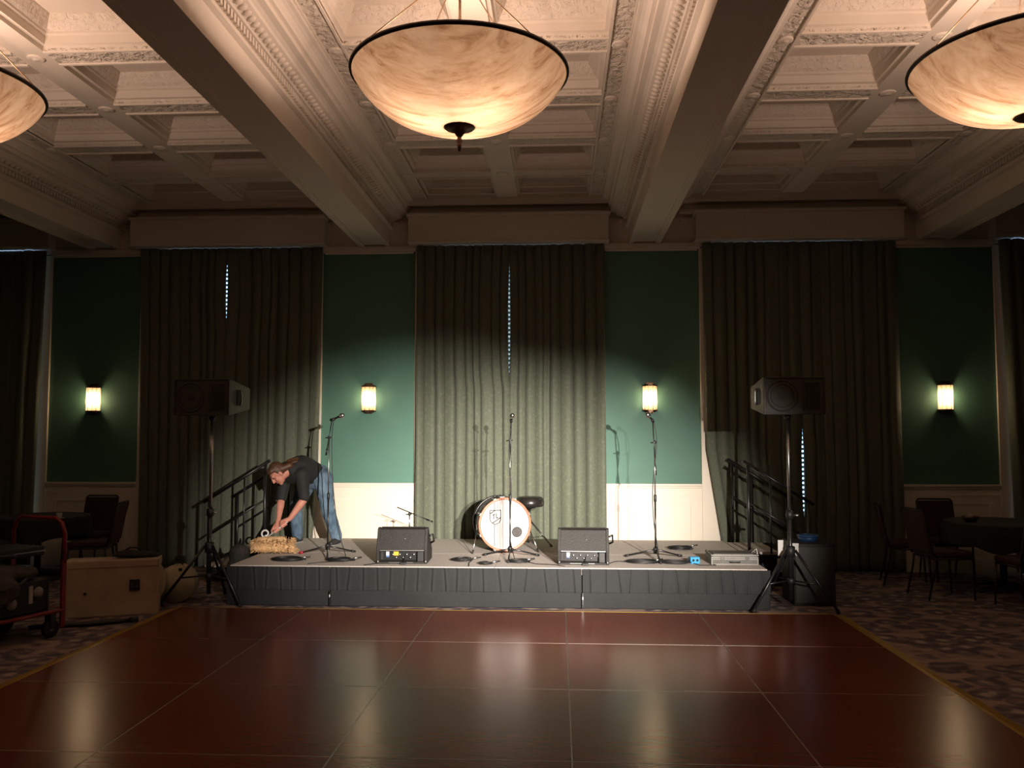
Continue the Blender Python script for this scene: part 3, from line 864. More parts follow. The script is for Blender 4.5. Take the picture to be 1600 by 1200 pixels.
wedge((-.93, 8.47, SZ), radians(2), 'black wedge monitor with a yellow sticker, left of the bass drum', True)
wedge((.865, 8.50, SZ), radians(-2), 'black wedge monitor without yellow sticker, right of the bass drum', False)

# ================================================================ MICROPHONE STANDS
def mic_stand(loc, label, rz0, pole_top, boom, mic_dir, red=False, clutch=True, r=.33, mic_too=None):
    t = thing('microphone_stand', label, 'microphone stand', loc, 0, 'microphone stands')
    lt = .62 if pole_top > .7 else pole_top * .6
    MB().tube([(0, 0, .06), (0, 0, lt)], .0095, 10).build('lower_tube', M['black_metal'], t)
    MB().tube([(0, 0, lt - .02), (0, 0, pole_top)], .0068, 10).build('upper_tube', M['steel'], t)
    if pole_top > .7:
        MB().lathe([(.009, .585), (.015, .59), (.015, .655), (.009, .66), (.009, .585)], 12).build('height_clutch', M['black_plastic'], t)
    MB().lathe([(.01, .055), (.024, .06), (.026, .11), (.010, .13), (.01, .055)], 14).build('leg_hub', M['black_plastic'], t)
    for k in range(3):
        a = rz0 + 2 * pi * k / 3
        b = Vector((r * cos(a), r * sin(a), .013))
        l = MB().tube([(.02 * cos(a), .02 * sin(a), .095), b], .0085, 8).build('leg', M['black_metal'], t)
        dv = (b - Vector((0, 0, .095))).normalized()
        MB().tube([b - dv * .035, b + dv * .012], .0125, 8).build('rubber_foot', M['red_tape'] if (red and k == 0) else M['black_plastic'], l)
    p0, p1 = [Vector(p) for p in boom]
    bo = MB().tube([p0, p1], .0058, 8).build('boom_arm', M['black_metal'], t)
    MB().tube([p0, p0.lerp(p1, .18)], .0095, 8).build('counterweight', M['black_metal'], bo)
    pv = Vector((0, 0, pole_top))
    MB().ellipsoid(pv, (.016, .016, .022)).tube([pv + Vector((-.04, 0, -.005)), pv + Vector((.025, 0, .0))], .006, 8).build('boom_clutch', M['black_plastic'], t)
    if mic_dir is not None:
        d = Vector(mic_dir).normalized()
        MB().tube([p1 - d * .02, p1 + d * .035], .0155, 10).build('microphone_clip', M['black_plastic'], t)
    return t
def microphone(base, d, label):
    t = thing('microphone', label, 'microphone', base, 0, 'vocal microphones')
    d = Vector(d).normalized(); q = d.to_track_quat('Z', 'Y').to_matrix().to_4x4()
    MB().lathe([(0, 0), (.009, 0), (.010, .02), (.0125, .085), (.017, .105), (.0, .105)], 16, q).build('body', M['black_metal'], t)
    MB().lathe([(0, .098), (.019, .100), (.0245, .112), (.0250, .125), (.022, .143), (.012, .154), (0, .157)], 18, q).build('grille_ball', M['steel'], t)
    MB().lathe([(.0235, .108), (.0258, .110), (.0258, .118), (.0235, .120), (.0235, .108)], 18, q).build('grille_band', M['steel'], t)
def cable(pts, label, parent=None):
    # smooth through points
    P = [Vector(p) for p in pts]; out = []
    for i in range(len(P) - 1):
        a = P[max(i-1, 0)]; b = P[i]; c = P[i+1]; d = P[min(i+2, len(P)-1)]
        for k in range(8):
            u = k / 8
            out.append(.5 * ((2*b) + (-a + c)*u + (2*a - 5*b + 4*c - d)*u*u + (-a + 3*b - 3*c + d)*u**3))
    out.append(P[-1])
    o = MB().tube(out, .0042, 6).build('cable', M['cable'])
    return tag(o, label, 'cable', 'loose cables')

ML, MC, MR = (-1.83, 9.02), (.12, 8.90), (1.62, 8.92)
mic_stand((*ML, SZ), 'microphone stand with angled boom beside the bending person, one foot taped red', radians(-75) + 2*pi/3*2, 1.25, ((-.03, 0, 1.06), (.035, -.02, 1.44)), (.95, -.2, .25), True)
microphone((ML[0] + .035, ML[1] - .02, SZ + 1.44), (.95, -.25, .35), 'vocal microphone tilted to the right on the stand by the bending person')
mic_stand((*MC, SZ), 'upright microphone stand standing in front of the bass drum', radians(-90), 1.22, ((.0, .012, .92), (.012, -.03, 1.42)), (.05, -.9, .3))
microphone((MC[0] + .012, MC[1] - .03, SZ + 1.42), (.15, -.9, .42), 'vocal microphone in front of the bright curtain above the bass drum')
mic_stand((*MR, SZ), 'microphone stand below the right-hand lit sconce, right of the drum', radians(-88), 1.20, ((.01, .012, .86), (-.02, -.03, 1.42)), (-.2, -.8, .35))
microphone((MR[0] - .02, MR[1] - .03, SZ + 1.42), (-.45, -.75, .45), 'vocal microphone just below the right-hand lit sconce')
mic_stand((-1.03, 9.45, SZ), 'low boom stand with no microphone peeking up behind the left wedge monitor', radians(-90), .40, ((.26, .0, .315), (-.14, .0, .475)), None, r=.2)
cable([(ML[0] + .05, ML[1] - .01, SZ + 1.43), (ML[0] + .03, ML[1], SZ + 1.2), (ML[0] + .055, ML[1] - .02, SZ + .75), (ML[0] + .12, ML[1] - .05, SZ + .3), (ML[0] + .22, ML[1] - .12, SZ + .03), (ML[0] + .26, ML[1] - .3, SZ + .006)], 'thin black cable hanging from the left microphone down to the stage')
cable([(MR[0] - .01, MR[1] - .02, SZ + 1.41), (MR[0] + .02, MR[1] - .02, SZ + 1.2), (MR[0] - .025, MR[1] - .02, SZ + .75), (MR[0] - .02, MR[1] - .02, SZ + .4), (MR[0] + .015, MR[1] - .12, SZ + .05), (MR[0] - .05, MR[1] - .2, SZ + .006)], 'thin black cable hanging along the right microphone stand')
cable([(MC[0] + .012, MC[1] - .025, SZ + 1.41), (MC[0] - .012, MC[1] - .014, SZ + 1.1), (MC[0] + .014, MC[1] - .014, SZ + .7), (MC[0] - .006, MC[1] - .02, SZ + .3), (MC[0] + .03, MC[1] - .06, SZ + .08), (MC[0] + .06, MC[1] - .16, SZ + .006)], 'thin black cable running down the stand in front of the drum')

# coils of cable lying on the deck
def coil(x, y, rx, ry, loops, label, seed, tail=None):
    rnd = random.Random(seed); pts = []
    n = 26
    for k in range(loops * n + 1):
        a = 2 * pi * k / n; lp = k / n
        s_ = 1 + .09 * sin(1.7 * lp + seed) + .05 * noise.noise((lp * 2.1, seed, 0))
        pts.append((x + rx * s_ * cos(a) + .015 * sin(lp * 2 + seed), y + ry * s_ * sin(a) + .015 * cos(lp * 1.3), SZ + .005 + .0045 * lp * .8 + .003 * sin(a * 2 + lp)))
    t = thing('cable_coil', label, 'cable', (x, y, SZ), 0, 'coiled cables on the stage')
    loc = Vector((x, y, SZ))
    MB().tube([Vector(p) - loc for p in pts], .0048, 6).build('loops', M['cable'], t)
    e0 = Vector(pts[-1]) - loc
    MB().tube([e0, e0 + Vector((.03, .02, .004)), e0 + Vector((.07, .05, .004))], .009, 8).build('plug', M['steel'], t)
    if tail:
        a = Vector(pts[0]) - loc
        MB().tube([a] + [Vector(p) - loc for p in tail], .0042, 6).build('tail', M['cable'], t)
coil(-2.14, 8.64, .155, .10, 6, 'wide coil of black cable below the tan furry bag, leftmost on the stage', 1)
coil(-1.60, 8.63, .13, .08, 6, 'coil of black cable at the foot of the left microphone stand', 2, [(-1.75, 8.5, SZ + .004), (-1.86, 8.40, SZ + .004)])
coil(-.36, 8.70, .10, .075, 6, 'coil of cable just right of the left wedge monitor', 3, [(-.27, 8.55, SZ + .004), (-.25, 8.32, SZ + .004)])
coil(-.10, 8.47, .055, .045, 5, 'small tangle of cable at the front edge left of the middle microphone stand', 4)
coil(.22, 8.62, .10, .06, 6, 'coil of cable under the right leg of the middle microphone stand', 5, [(.4, 8.5, SZ + .004), (.58, 8.46, SZ + .004), (.68, 8.36, SZ + .004)])
coil(1.98, 9.72, .12, .085, 8, 'round coil of cable at the back of the stage near the right steps', 6)
coil(1.46, 8.66, .15, .08, 6, 'loose coil of cable at the foot of the right microphone stand', 7)
coil(1.78, 8.64, .14, .08, 5, 'loose coil of cable left of the blue box', 8, [(2.0, 8.5, SZ + .004), (2.16, 8.52, SZ + .004), (2.12, 8.6, SZ + .004)])
for pts, lab in (([(-1.15, 8.5, SZ + .006), (-1.2, 8.42, SZ + .006), (-1.28, 8.33, SZ + .006)], 'short cable end at the left foot of the left wedge monitor'),
                 ([(1.10, 8.5, SZ + .006), (1.2, 8.7, SZ + .006), (1.30, 8.68, SZ + .006)], 'cable linking the right wedge monitor to the coil beside it')):
    cable(pts, lab)

# blue stage box
t = thing('stage_box', 'small bright blue box lying on the stage among the right cables', 'box', (1.97, 8.66, SZ), radians(8))
MB().box(-.048, .048, -.04, .04, 0, .065).build('case', M['blue_box'], t, .006)
MB().lathe([(0, -.004), (.012, -.004), (.012, .004), (0, .004)], 12, T(.02, -.041, .034) @ RX(pi/2)).build('socket', M['black_plastic'], t)
MB().lathe([(0, -.004), (.012, -.004), (.012, .004), (0, .004)], 12, T(-.02, -.041, .034) @ RX(pi/2)).build('socket', M['black_plastic'], t)
MB().tube([(-.04, .0, .03), (-.09, -.02, .02), (-.16, .02, .006)], .005, 6).build('lead', M['cable'], t)

# equipment case
t = thing('equipment_case', 'flat silver-edged equipment case lying on the right front of the stage', 'case', (2.35, 8.72, SZ), radians(0))
M['case_grey'] = plain('case_grey_panel', (.10, .095, .085), .55, var=.15, scale=20)
MB().box(-.225, .225, -.16, .16, .0, .062).build('body', M['case_grey'], t, .004)
ld = MB().box(-.225, .225, -.16, .16, .066, .098).build('lid', M['case_grey'], t, .004)
ed = MB()
for z0, z1 in ((0, .012), (.05, .063), (.066, .078), (.089, .101)):
    ed.box(-.229, .229, -.164, -.158, z0, z1).box(-.229, -.223, -.158, .164, z0, z1).box(.223, .229, -.158, .164, z0, z1)
for x in (-.229, .217): ed.box(x, x + .012, -.166, -.160, .012, .05)
ed.build('edge_strip', plain('case_edging', (.20, .19, .175), .45, .3, var=.15), t)
MB().box(-.20, .19, -.13, .13, .098, .104).build('top_panel', M['case_grey'], ld)
for x in (-.12, .12): MB().box(x - .018, x + .018, -.170, -.163, .045, .085).build('latch', M['chrome'], t, .002)
MB().tube([(-.05, -.162, .03), (-.045, -.185, .03), (.045, -.185, .03), (.05, -.162, .03)], .006, 8).build('handle', M['black_plastic'], t)
for x in (-.225, .225):
    for y in (-.16, .16): MB().ellipsoid((x, y, .094), (.012, .012, .012), None, 10, 6).build('corner', M['steel'], ld)
MB().tube([(.20, -.0, .10), (.245, -.02, .14), (.25, -.03, .10), (.245, -.03, .01)], .005, 6).build('cable_loop', M['paper'], t)

# ================================================================ BASS DRUM AND THRONE
RD = .28
t = thing('bass_drum', 'white-headed bass drum with copper hoop and a TL shield on its head', 'bass drum', (.035, 9.36, SZ + .302), radians(14))
DM = RX(pi / 2)                      # lathe axis z -> -y (front)
MB().lathe([(RD - .012, -.40), (RD - .006, -.40), (RD - .006, -.02), (RD - .012, -.02)], 48, DM).build('shell', M['drum_shell'], t)
hoopm = [(RD - .012, -.018), (RD + .012, -.018), (RD + .012, .024), (RD - .004, .024), (RD - .012, .015), (RD - .012, -.018)]
MB().lathe(hoopm, 56, DM).build('front_hoop', M['hoop'], t)
MB().lathe([(r_, z - .40) for r_, z in hoopm], 48, DM).build('rear_hoop', M['drum_shell'], t)
hd = MB().lathe([(0, .006), (RD - .03, .006), (RD - .012, .008)], 56, DM).build('front_head', M['drum_head'], t)
MB().lathe([(0, -.395), (RD - .012, -.395)], 48, DM).build('rear_head', M['drum_head'], t)
Rh = RD - .016
def stripe(x0, x1, mat):
    z0 = sqrt(max(0, Rh*Rh - max(abs(x0), abs(x1))**2))
    MB().box(x0, x1, -.0078, -.0062, -z0, z0).build('printed_stripe', mat, hd)
stripe(-.119, -.111, M['print_black']); stripe(-.087, -.079, M['print_black'])
stripe(-.076, -.035, M['print_light']); stripe(-.032, -.023, M['print_grey']); stripe(-.020, .012, M['print_light'])
stripe(.022, .040, M['print_light']); stripe(.098, .105, M['print_grey'])
def strk(pts, w, mat, y=-.0086, name='printed_mark'):
    mb = MB()
    for (a, b) in zip(pts[:-1], pts[1:]):
        d = Vector((b[0]-a[0], b[1]-a[1])).normalized() * (w / 2); nx, nz = -d.y, d.x
        q = [(a[0]+nx-d.x*.0, a[1]+nz), (b[0]+nx, b[1]+nz), (b[0]-nx, b[1]-nz), (a[0]-nx, a[1]-nz)]
        mb.add([(u, y, v) for u, v in q], [(0, 1, 2, 3)])
    return mb.build(name, mat, hd, recalc=False)
sh = [(-.165, .155), (-.045, .155), (-.045, .055), (-.062, .022), (-.105, .0), (-.148, .022), (-.165, .055), (-.165, .155)]
mb = MB(); mb.add([(u, -.0082, v) for u, v in sh[:-1]], [tuple(range(7))]); mb.build('shield', M['drum_head'], hd, recalc=False)
strk(sh, .011, M['print_black'], name='shield_outline')
strk([(-.162, .118), (-.105, .155)], .015, M['print_black'], name='shield_band'); strk([(-.135, .018), (-.048, .074)], .015, M['print_black'], name='shield_band')
strk([(-.137, .100), (-.107, .116)], .013, M['print_black'], name='letter_t'); strk([(-.122, .108), (-.122, .055)], .013, M['print_black'], name='letter_t')
strk([(-.093, .122), (-.093, .068), (-.070, .080)], .013, M['print_black'], name='letter_l')
strk([(-.012, .222), (-.004, .215), (.008, .228), (.020, .215), (.028, .222)], .004, M['print_grey'], name='maker_mark'); strk([(-.006, .208), (.022, .208)], .003, M['print_grey'], name='maker_mark')
strk([(.004, .200), (.008, .190), (.012, .200)], .004, M['print_grey'], name='maker_mark')
mb = MB().lathe([(0, .0), (.052, .0)], 32, T(.135, -.0090, -.085) @ RX(pi/2)); mb.build('port_hole', M['port'], hd)
MB().lathe([(.050, -.002), (.057, -.002), (.057, .003), (.050, .003), (.050, -.002)], 32, T(.135, -.0092, -.085) @ RX(pi/2)).build('port_ring', M['print_black'], hd)
for k in range(8):
    a = 2 * pi * (k + .5) / 8
    c_, s_ = cos(a), sin(a)
    lm = Matrix.Rotation(-a, 4, 'Y')
    lg = MB().box(RD + .008, RD + .024, -.030, -.004, -.018, .018, lm).build('claw', M['chrome'], t, .004)
    MB().tube([lm @ Vector((RD + .016, -.02, 0)), lm @ Vector((RD + .016, .12, 0))], .0035, 6).build('tension_rod', M['chrome'], lg)
    MB().box(RD - .008, RD + .018, .11, .16, -.010, .010, lm).build('lug', M['chrome'], t, .003)
for sx in (-1, 1):
    a = Vector((sx * (RD + .0), .07, -.08)); b = Vector((sx * (RD + .085), -.06, -.298))
    sp = MB().tube([a + Vector((0, .02, .05)), b], .0062, 8).build('spur_leg', M['chrome'], t)
    MB().tube([b + Vector((0, 0, -.001)), b + (a - b).normalized() * .04], [.008, .010], 8).build('rubber_tip', M['tire'], sp)
    MB().box(a.x - .018, a.x + .018, a.y, a.y + .05, a.z + .01, a.z + .075).build('spur_bracket', M['chrome'], t, .005)
mt = MB().box(-.03, .03, .15, .21, RD - .008, RD + .014).build('tom_mount', M['chrome'], t, .004)
for x in (-.02, .02): MB().tube([(x, .18, RD + .01), (x, .18, RD + .032)], .006, 8).build('mount_bolt', M['black_metal'], mt)

t = thing('drum_throne', 'round black padded drum throne behind the bass drum', 'stool', (.29, 9.95, SZ))
MB().lathe([(0, .565), (.13, .562), (.155, .545), (.168, .50), (.165, .462), (.15, .45), (0, .45)], 32).build('seat', M['leather'], t)
MB().lathe([(0, .43), (.07, .432), (.07, .452), (0, .452)], 20).build('seat_plate', M['black_metal'], t)
MB().tube([(0, 0, .06), (0, 0, .44)], .013, 10).build('post', M['chrome'], t)
MB().lathe([(.014, .25), (.024, .255), (.024, .29), (.014, .295), (.014, .25)], 12).build('collar', M['black_metal'], t)
for k in range(3):
    a = radians(-25) + 2 * pi * k / 3
    b = Vector((.28 * cos(a), .28 * sin(a), .012))
    for o_ in (-.012, .012):
        off = Vector((-sin(a) * o_, cos(a) * o_, 0))
        lg = MB().tube([Vector((.02 * cos(a), .02 * sin(a), .27)) + off, b + off], .006, 6).build('leg', M['steel'], t)
    MB().tube([Vector((0, 0, .09)), Vector((0, 0, .27)).lerp(b, .6)], .005, 6).build('brace', M['steel'], t)
    MB().tube([b + Vector((0, 0, -.010)), b + Vector((-.02 * cos(a), -.02 * sin(a), .02))], .013, 8).build('rubber_foot', M['tire'], t)

# ================================================================ BAGS ON THE STAGE
def blob(mb_, name, mat, parent, amp, sc, sub=2, vox=.02, seed=0.0):
    """lumpy soft body: union of the collected shapes, remeshed and rumpled"""
    o = mb_.build(name, mat, parent)
    r_ = o.modifiers.new('merge', 'REMESH'); r_.mode = 'VOXEL'; r_.voxel_size = vox; r_.use_smooth_shade = True
    s_ = o.modifiers.new('smooth', 'SMOOTH'); s_.iterations = 4
    if amp:
        tx = bpy.data.textures.new(name + '_rumple', 'CLOUDS'); tx.noise_scale = sc; tx.noise_depth = 3
        d = o.modifiers.new('rumple', 'DISPLACE'); d.texture = tx; d.strength = amp; d.mid_level = .5; d.texture_coords = 'GLOBAL'
    return o
t = thing('fur_bag', 'tan shaggy fur bag lying flat on the stage at the feet of the person', 'bag', (-2.43, 9.18, SZ), radians(3))
mb = MB()
for y_ in (-.07, .0, .07):
    mb.capsule((-.19, y_, .075), (.12, y_ * .9, .065), .062, .055)
mb.capsule((-.18, -.02, .12), (.06, -.02, .125), .055, .055).capsule((.08, -.06, .06), (.17, -.03, .05), .05, .04)
blob(mb, 'bag_body', M['fur'], t, .022, .02, vox=.011)
rnd = random.Random(5)
fr = MB()
for k in range(700):
    a = rnd.uniform(0, 2 * pi); h = rnd.random()
    c = Vector((max(-.235, min(.16, -.04 + .30 * cos(a))), max(-.125, min(.125, .19 * sin(a))), .015 + .135 * h))
    dv = Vector((cos(a) * .8 + rnd.uniform(-.5, .5), sin(a) * .8 + rnd.uniform(-.5, .5), rnd.uniform(-.8, .1))).normalized()
    p1 = c + dv * rnd.uniform(.015, .035); p1.z = max(p1.z, .004)
    fr.tube([c - dv * .02, p1], [.0042, .001], 4)
for k in range(40):
    y = rnd.uniform(-.09, .05); c = Vector((.18, y, .05 * rnd.random() + .012))
    fr.tube([c - Vector((.03, 0, 0)), c + Vector((rnd.uniform(.02, .06), rnd.uniform(-.03, .03), rnd.uniform(-.03, .01)))], [.006, .002], 4)
stuff(fr.build('fur_tufts', M['fur'], t))

t = thing('backpack', 'dark soft backpack slumped on the floor at the left corner of the stage', 'bag', (-2.78, 9.0, 0), radians(-20))
mb = MB().ellipsoid((0, 0, .20), (.13, .14, .20)).ellipsoid((.02, -.02, .40), (.115, .10, .12)).ellipsoid((0, 0, .03), (.12, .13, .03))
blob(mb, 'bag_body', M['dark_fabric'], t, .03, .08, vox=.018)
MB().tube([(-.05, -.12, .40), (-.09, -.17, .30), (-.07, -.16, .15)], .012, 6).build('strap', M['black_plastic'], t)
MB().tube([(.0, 0, .51), (.03, -.02, .56), (.06, -.03, .51)], .010, 6).build('carry_loop', M['black_plastic'], t)

# ================================================================ PERSON bending over the bag
person = thing('person', 'person in black shirt and blue jeans bending over, holding a hooked rod', 'person', (-2.22, 9.92, SZ))
PO = Vector((-2.22, 9.92, SZ))
def soft(mb_, name, mat, vox, it=3, fac=.5):
    for k, p in enumerate(mb_.v): mb_.v[k] = p - PO
    o = mb_.build(name, mat, person)
    r_ = o.modifiers.new('merge', 'REMESH'); r_.mode = 'VOXEL'; r_.voxel_size = vox; r_.use_smooth_shade = True
    s_ = o.modifiers.new('smooth', 'SMOOTH'); s_.iterations = it; s_.factor = fac
    return o
def V(*a): return Vector(a)
hipN, hipF = V(-2.13, 9.87, 1.15), V(-2.33, 10.0, 1.14)
knN, knF = V(-2.055, 9.84, .80), V(-2.475, 9.97, .80)
anN, anF = V(-1.965, 9.90, .485), V(-2.475, 10.05, .485)
pel = V(-2.22, 9.93, 1.20)
chest = V(-2.345, 9.66, 1.285)
neck0 = V(-2.42, 9.53, 1.275)
headc = V(-2.525, 9.445, 1.235)
shN, shF = V(-2.275, 9.53, 1.215), V(-2.515, 9.68, 1.185)
elN, elF = V(-2.215, 9.44, .955), V(-2.530, 9.60, .935)
wrN, wrF = V(-2.365, 9.405, .735), V(-2.515, 9.475, .735)
rodA, rodB = V(-2.405, 9.375, .685), V(-2.585, 9.33, .545)      # rod from the grip to the hook
ra = (rodB - rodA).normalized()

# head frame: w = where the face points, u = crown, l = sideways
w = V(-.46, -.42, -.78).normalized()
u = V(-.62, -.38, .55); u = (u - w * u.dot(w)).normalized()
l = u.cross(w).normalized()
HM = Matrix((l, w, u)).transposed()           # local x=l, y=w, z=u
hp = lambda a, b, c: headc + l * a + w * b + u * c
body = MB()
body.ellipsoid(hp(0, -.012, .02), (.074, .094, .098), HM)          # skull
body.ellipsoid(hp(0, .030, -.045), (.056, .060, .070), HM)         # face and jaw
body.ellipsoid(hp(0, .060, -.098), (.026, .024, .022), HM)         # chin
body.capsule(hp(0, .088, .012), hp(0, .106, -.028), .009, .014)    # nose
body.capsule(hp(-.035, .075, .026), hp(.035, .075, .026), .014, .014)   # brow
for s_ in (-1, 1):
    body.ellipsoid(hp(s_ * .077, -.005, -.01), (.010, .018, .030), HM)      # ears
    body.ellipsoid(hp(s_ * .036, .062, -.03), (.022, .022, .024), HM)       # cheeks
body.capsule(neck0, hp(0, -.03, -.06), .056, .052)
body.capsule(pel, chest, .115, .12); body.capsule(chest, neck0, .12, .06)
body.capsule(shN, shF, .06, .06)
def limb(p, q, r0, r1): body.capsule(p, q, r0, r1)
for sh_, el, wr in ((shN, elN, wrN), (shF, elF, wrF)):
    limb(sh_, el, .052, .042)
    mid = el.lerp(wr, .3); limb(el, mid, .041, .044); limb(mid, wr, .044, .027)
for hp_, kn, an in ((hipN, knN, anN), (hipF, knF, anF)):
    limb(hp_, kn, .085, .058); md = kn.lerp(an, .3); limb(kn, md, .055, .056); limb(md, an, .056, .038)
def hand(wr, grip, side):
    """palm reaches from the wrist to the rod; four fingers wrap around it, thumb closes from the other side"""
    d = (grip - wr); d = (d - ra * d.dot(ra)).normalized()     # from wrist towards the rod
    n_ = ra.cross(d).normalized() * side
    pc = grip - d * .040 + n_ * .012
    body.capsule(wr, pc, .027, .030)
    for k in range(4): body.capsule(wr.lerp(pc, .5), grip - d * .026 + n_ * .016 + ra * (.030 - .020 * k), .016, .0115)
    lens = (200, 225, 215, 180)
    for k in range(4):
        o_ = grip + ra * (.030 - .020 * k)
        prev = o_ - d * .024 + n_ * .016
        R_ = .0215
        for j in range(1, 6):
            a = radians(35 + lens[k] * j / 5)
            p = o_ - d * cos(a) * R_ + n_ * sin(a) * R_
            body.capsule(prev, p, .0092 - .0004 * j, .0088 - .0004 * j, 8); prev = p
    t0 = wr.lerp(pc, .55) - n_ * .012 + ra * .024
    t1 = grip - d * .020 - n_ * .020 + ra * .048
    t2 = grip + d * .006 - n_ * .021 + ra * .055
    body.capsule(t0, t1, .015, .0115, 8); body.capsule(t1, t2, .011, .0092, 8)
gripN = rodA + ra * .02; gripF = rodA + ra * .115
hand(wrN, gripN, 1); hand(wrF, gripF, -1)
soft(body, 'body', M['skin'], .0065, 2, .4)

for s_ in (-1, 1):
    e_ = MB().ellipsoid(hp(s_ * .030, .081, .006) - PO, (.011, .007, .007), HM, 10, 6).build('eye', M['eye'], person)
MB().ellipsoid(hp(0, .090, -.062) - PO, (.021, .006, .006), HM, 10, 6).build('mouth', M['lips'], person)

hair = MB()
hair.ellipsoid(hp(0, -.030, .032), (.086, .092, .098), HM)
hair.ellipsoid(hp(0, .022, .080), (.066, .060, .040), HM)
hair.capsule(hp(0, -.085, -.03), neck0 + V(.0, -.0, .07), .055, .045)
hair.capsule(neck0 + V(.0, -.0, .08), neck0 + V(.07, .03, .115), .042, .030)
hair.capsule(hp(-.05, -.07, .0), neck0 + V(-.04, -.03, .05), .04, .035)
hair.capsule(hp(.05, -.07, .0), neck0 + V(.03, -.07, .05), .04, .035)
for k in range(9):
    f_ = (k - 4) / 4
    hair.tube([hp(.06 * f_, -.09, .02), neck0 + V(.02 + .03 * f_, -.03 * f_, .105 - .02 * abs(f_)), neck0 + V(.085 + .02 * f_, .03 - .05 * f_, .125 - .03 * abs(f_))], [.016, .016, .008], 6)
soft(hair, 'hair', M['hair'], .009, 2)

sh_m = MB()
sh_m.capsule(pel + V(-.03, -.06, .03), chest, .135, .150)
sh_m.capsule(chest, neck0.lerp(chest, .30), .150, .105)
sh_m.capsule(chest + V(.02, .03, .02), pel.lerp(chest, .5) + V(0, 0, .03), .135, .130)
sh_m.capsule(shN, shF, .088, .088)
sh_m.capsule(chest + V(0, 0, -.02), shN, .11, .085); sh_m.capsule(chest + V(0, 0, -.02), shF, .11, .085)
sh_m.capsule(shN, shN.lerp(elN, .92), .080, .064); sh_m.capsule(shF, shF.lerp(elF, .92), .074, .062)
soft(sh_m, 'shirt', M['shirt'], .011, 4)
jn = MB()
jn.capsule(hipN, hipF, .125, .120); jn.capsule(pel + V(.02, .03, -.01), pel + V(-.03, -.05, .02), .135, .138)
jn.capsule(hipN, knN, .112, .078); jn.capsule(hipF, knF, .108, .076)
jn.capsule(knN, knN.lerp(anN, .45), .078, .074); jn.capsule(knN.lerp(anN, .45), anN + V(0, 0, .0), .074, .066)
jn.capsule(knF, knF.lerp(anF, .45), .076, .074); jn.capsule(knF.lerp(anF, .45), anF + V(0, 0, .0), .074, .066)
o = soft(jn, 'jeans', M['denim'], .011, 3)
tx = bpy.data.textures.new('denim_folds', 'CLOUDS'); tx.noise_scale = .07
dm = o.modifiers.new('folds', 'DISPLACE'); dm.texture = tx; dm.strength = .018; dm.texture_coords = 'GLOBAL'
MB().capsule(pel + V(-.045, -.075, .025) - PO, pel + V(-.055, -.095, .03) - PO, .140, .140).build('belt', M['leather'], person)
for an, dr in ((anN, V(-.12, -.99, 0)), (anF, V(-.35, -.94, 0))):
    dr = dr.normalized(); f = MB()
    g = V(an.x, an.y, SZ)
    f.capsule(g + V(0, 0, .075), g - dr * .03 + V(0, 0, .045), .048, .042).capsule(g - dr * .05 + V(0, 0, .045), g + dr * .10 + V(0, 0, .043), .040, .036).capsule(g + dr * .06 + V(0, 0, .04), g + dr * .17 + V(0, 0, .034), .040, .030)
    so = soft(f, 'shoe', M['shoe'], .009, 2)
    f = MB(); 
    side_ = V(-dr.y, dr.x, 0)
    out_ = [(-.095, .0), (-.075, .035), (.0, .040), (.10, .048), (.17, .038), (.205, .0), (.17, -.038), (.10, -.046), (.0, -.040), (-.075, -.035)]
    n = len(out_)
    vs = [g + dr * a + side_ * b - PO + V(0, 0, z) for z in (.001, .018) for a, b in out_]
    f.add(vs, [tuple(range(n))[::-1], tuple(range(n, 2*n))] + [(k, (k+1) % n, n+(k+1) % n, n+k) for k in range(n)])
    f.build('sole', M['sole'], person)

# the hooked rod in the hands
t = thing('hooked_rod', 'short white rod with a curled hook held in the hands of the person', 'rod', rodB)
MB().tube([rodA - ra * .03 - rodB, V(0, 0, 0)], .0065, 8).build('shaft', M['pole_white'], t)
pts = []
ax1 = ra; ax2 = V(0, 0, 1) - ra * ra.z; ax2 = (ax2 - ra * ax2.dot(ra)).normalized()
for k in range(26):
    a = -pi/2 + 2 * pi * 1.15 * k / 25
    rr = .045 - .020 * k / 25
    pts.append(ax1 * (rr * cos(a) + .0) + ax2 * (.045 + rr * sin(a)))
MB().tube(pts, .010, 8).build('curl', M['pole_white'], t)
MB().tube([V(0, 0, 0), V(-.02, -.004, -.03), V(-.022, -.004, -.06)], [.008, .008, .010], 8).build('tip', M['pole_white'], t)

# ================================================================ LEFT-HAND GEAR ON THE CARPET
t = thing('fibre_trunk', 'large tan fibre trunk standing on the carpet left of the stage', 'case', (-3.52, 7.82, 0), radians(20))
MB().box(-.40, .40, -.12, .12, 0, .50).build('trunk_body', M['fibre_case'], t, .012)
MB().box(-.405, .405, -.125, .125, .44, .515).build('trunk_lid', M['fibre_case'], t, .012)
h = MB().box(.15, .24, -.128, -.119, .23, .33).build('handle_plate', M['dark_fabric'], t, .004)
MB().tube([(.17, -.13, .30), (.172, -.15, .26), (.218, -.15, .26), (.22, -.13, .30)], .008, 8).build('handle', M['leather'], h)
for x in (-.36, .36): MB().box(x - .012, x + .012, -.129, -.124, .0, .44).build('strap', M['fibre_case'], t)
MB().lathe([(0, -.006), (.014, -.005), (.014, .004), (0, .004)], 12, T(-.22, -.121, .22) @ RX(pi/2)).build('rivet', M['bronze'], t)
t = thing('cable_bag', 'flat black bag resting on top of the tan fibre trunk', 'bag', (-3.36, 7.88, .515), radians(20))
blob(MB().ellipsoid((0, 0, .03), (.20, .09, .03)).ellipsoid((-.06, 0, .045), (.10, .07, .03)).ellipsoid((.16, .0, .02), (.08, .06, .018)), 'bag_body', M['dark_fabric'], t, .012, .05, vox=.014)
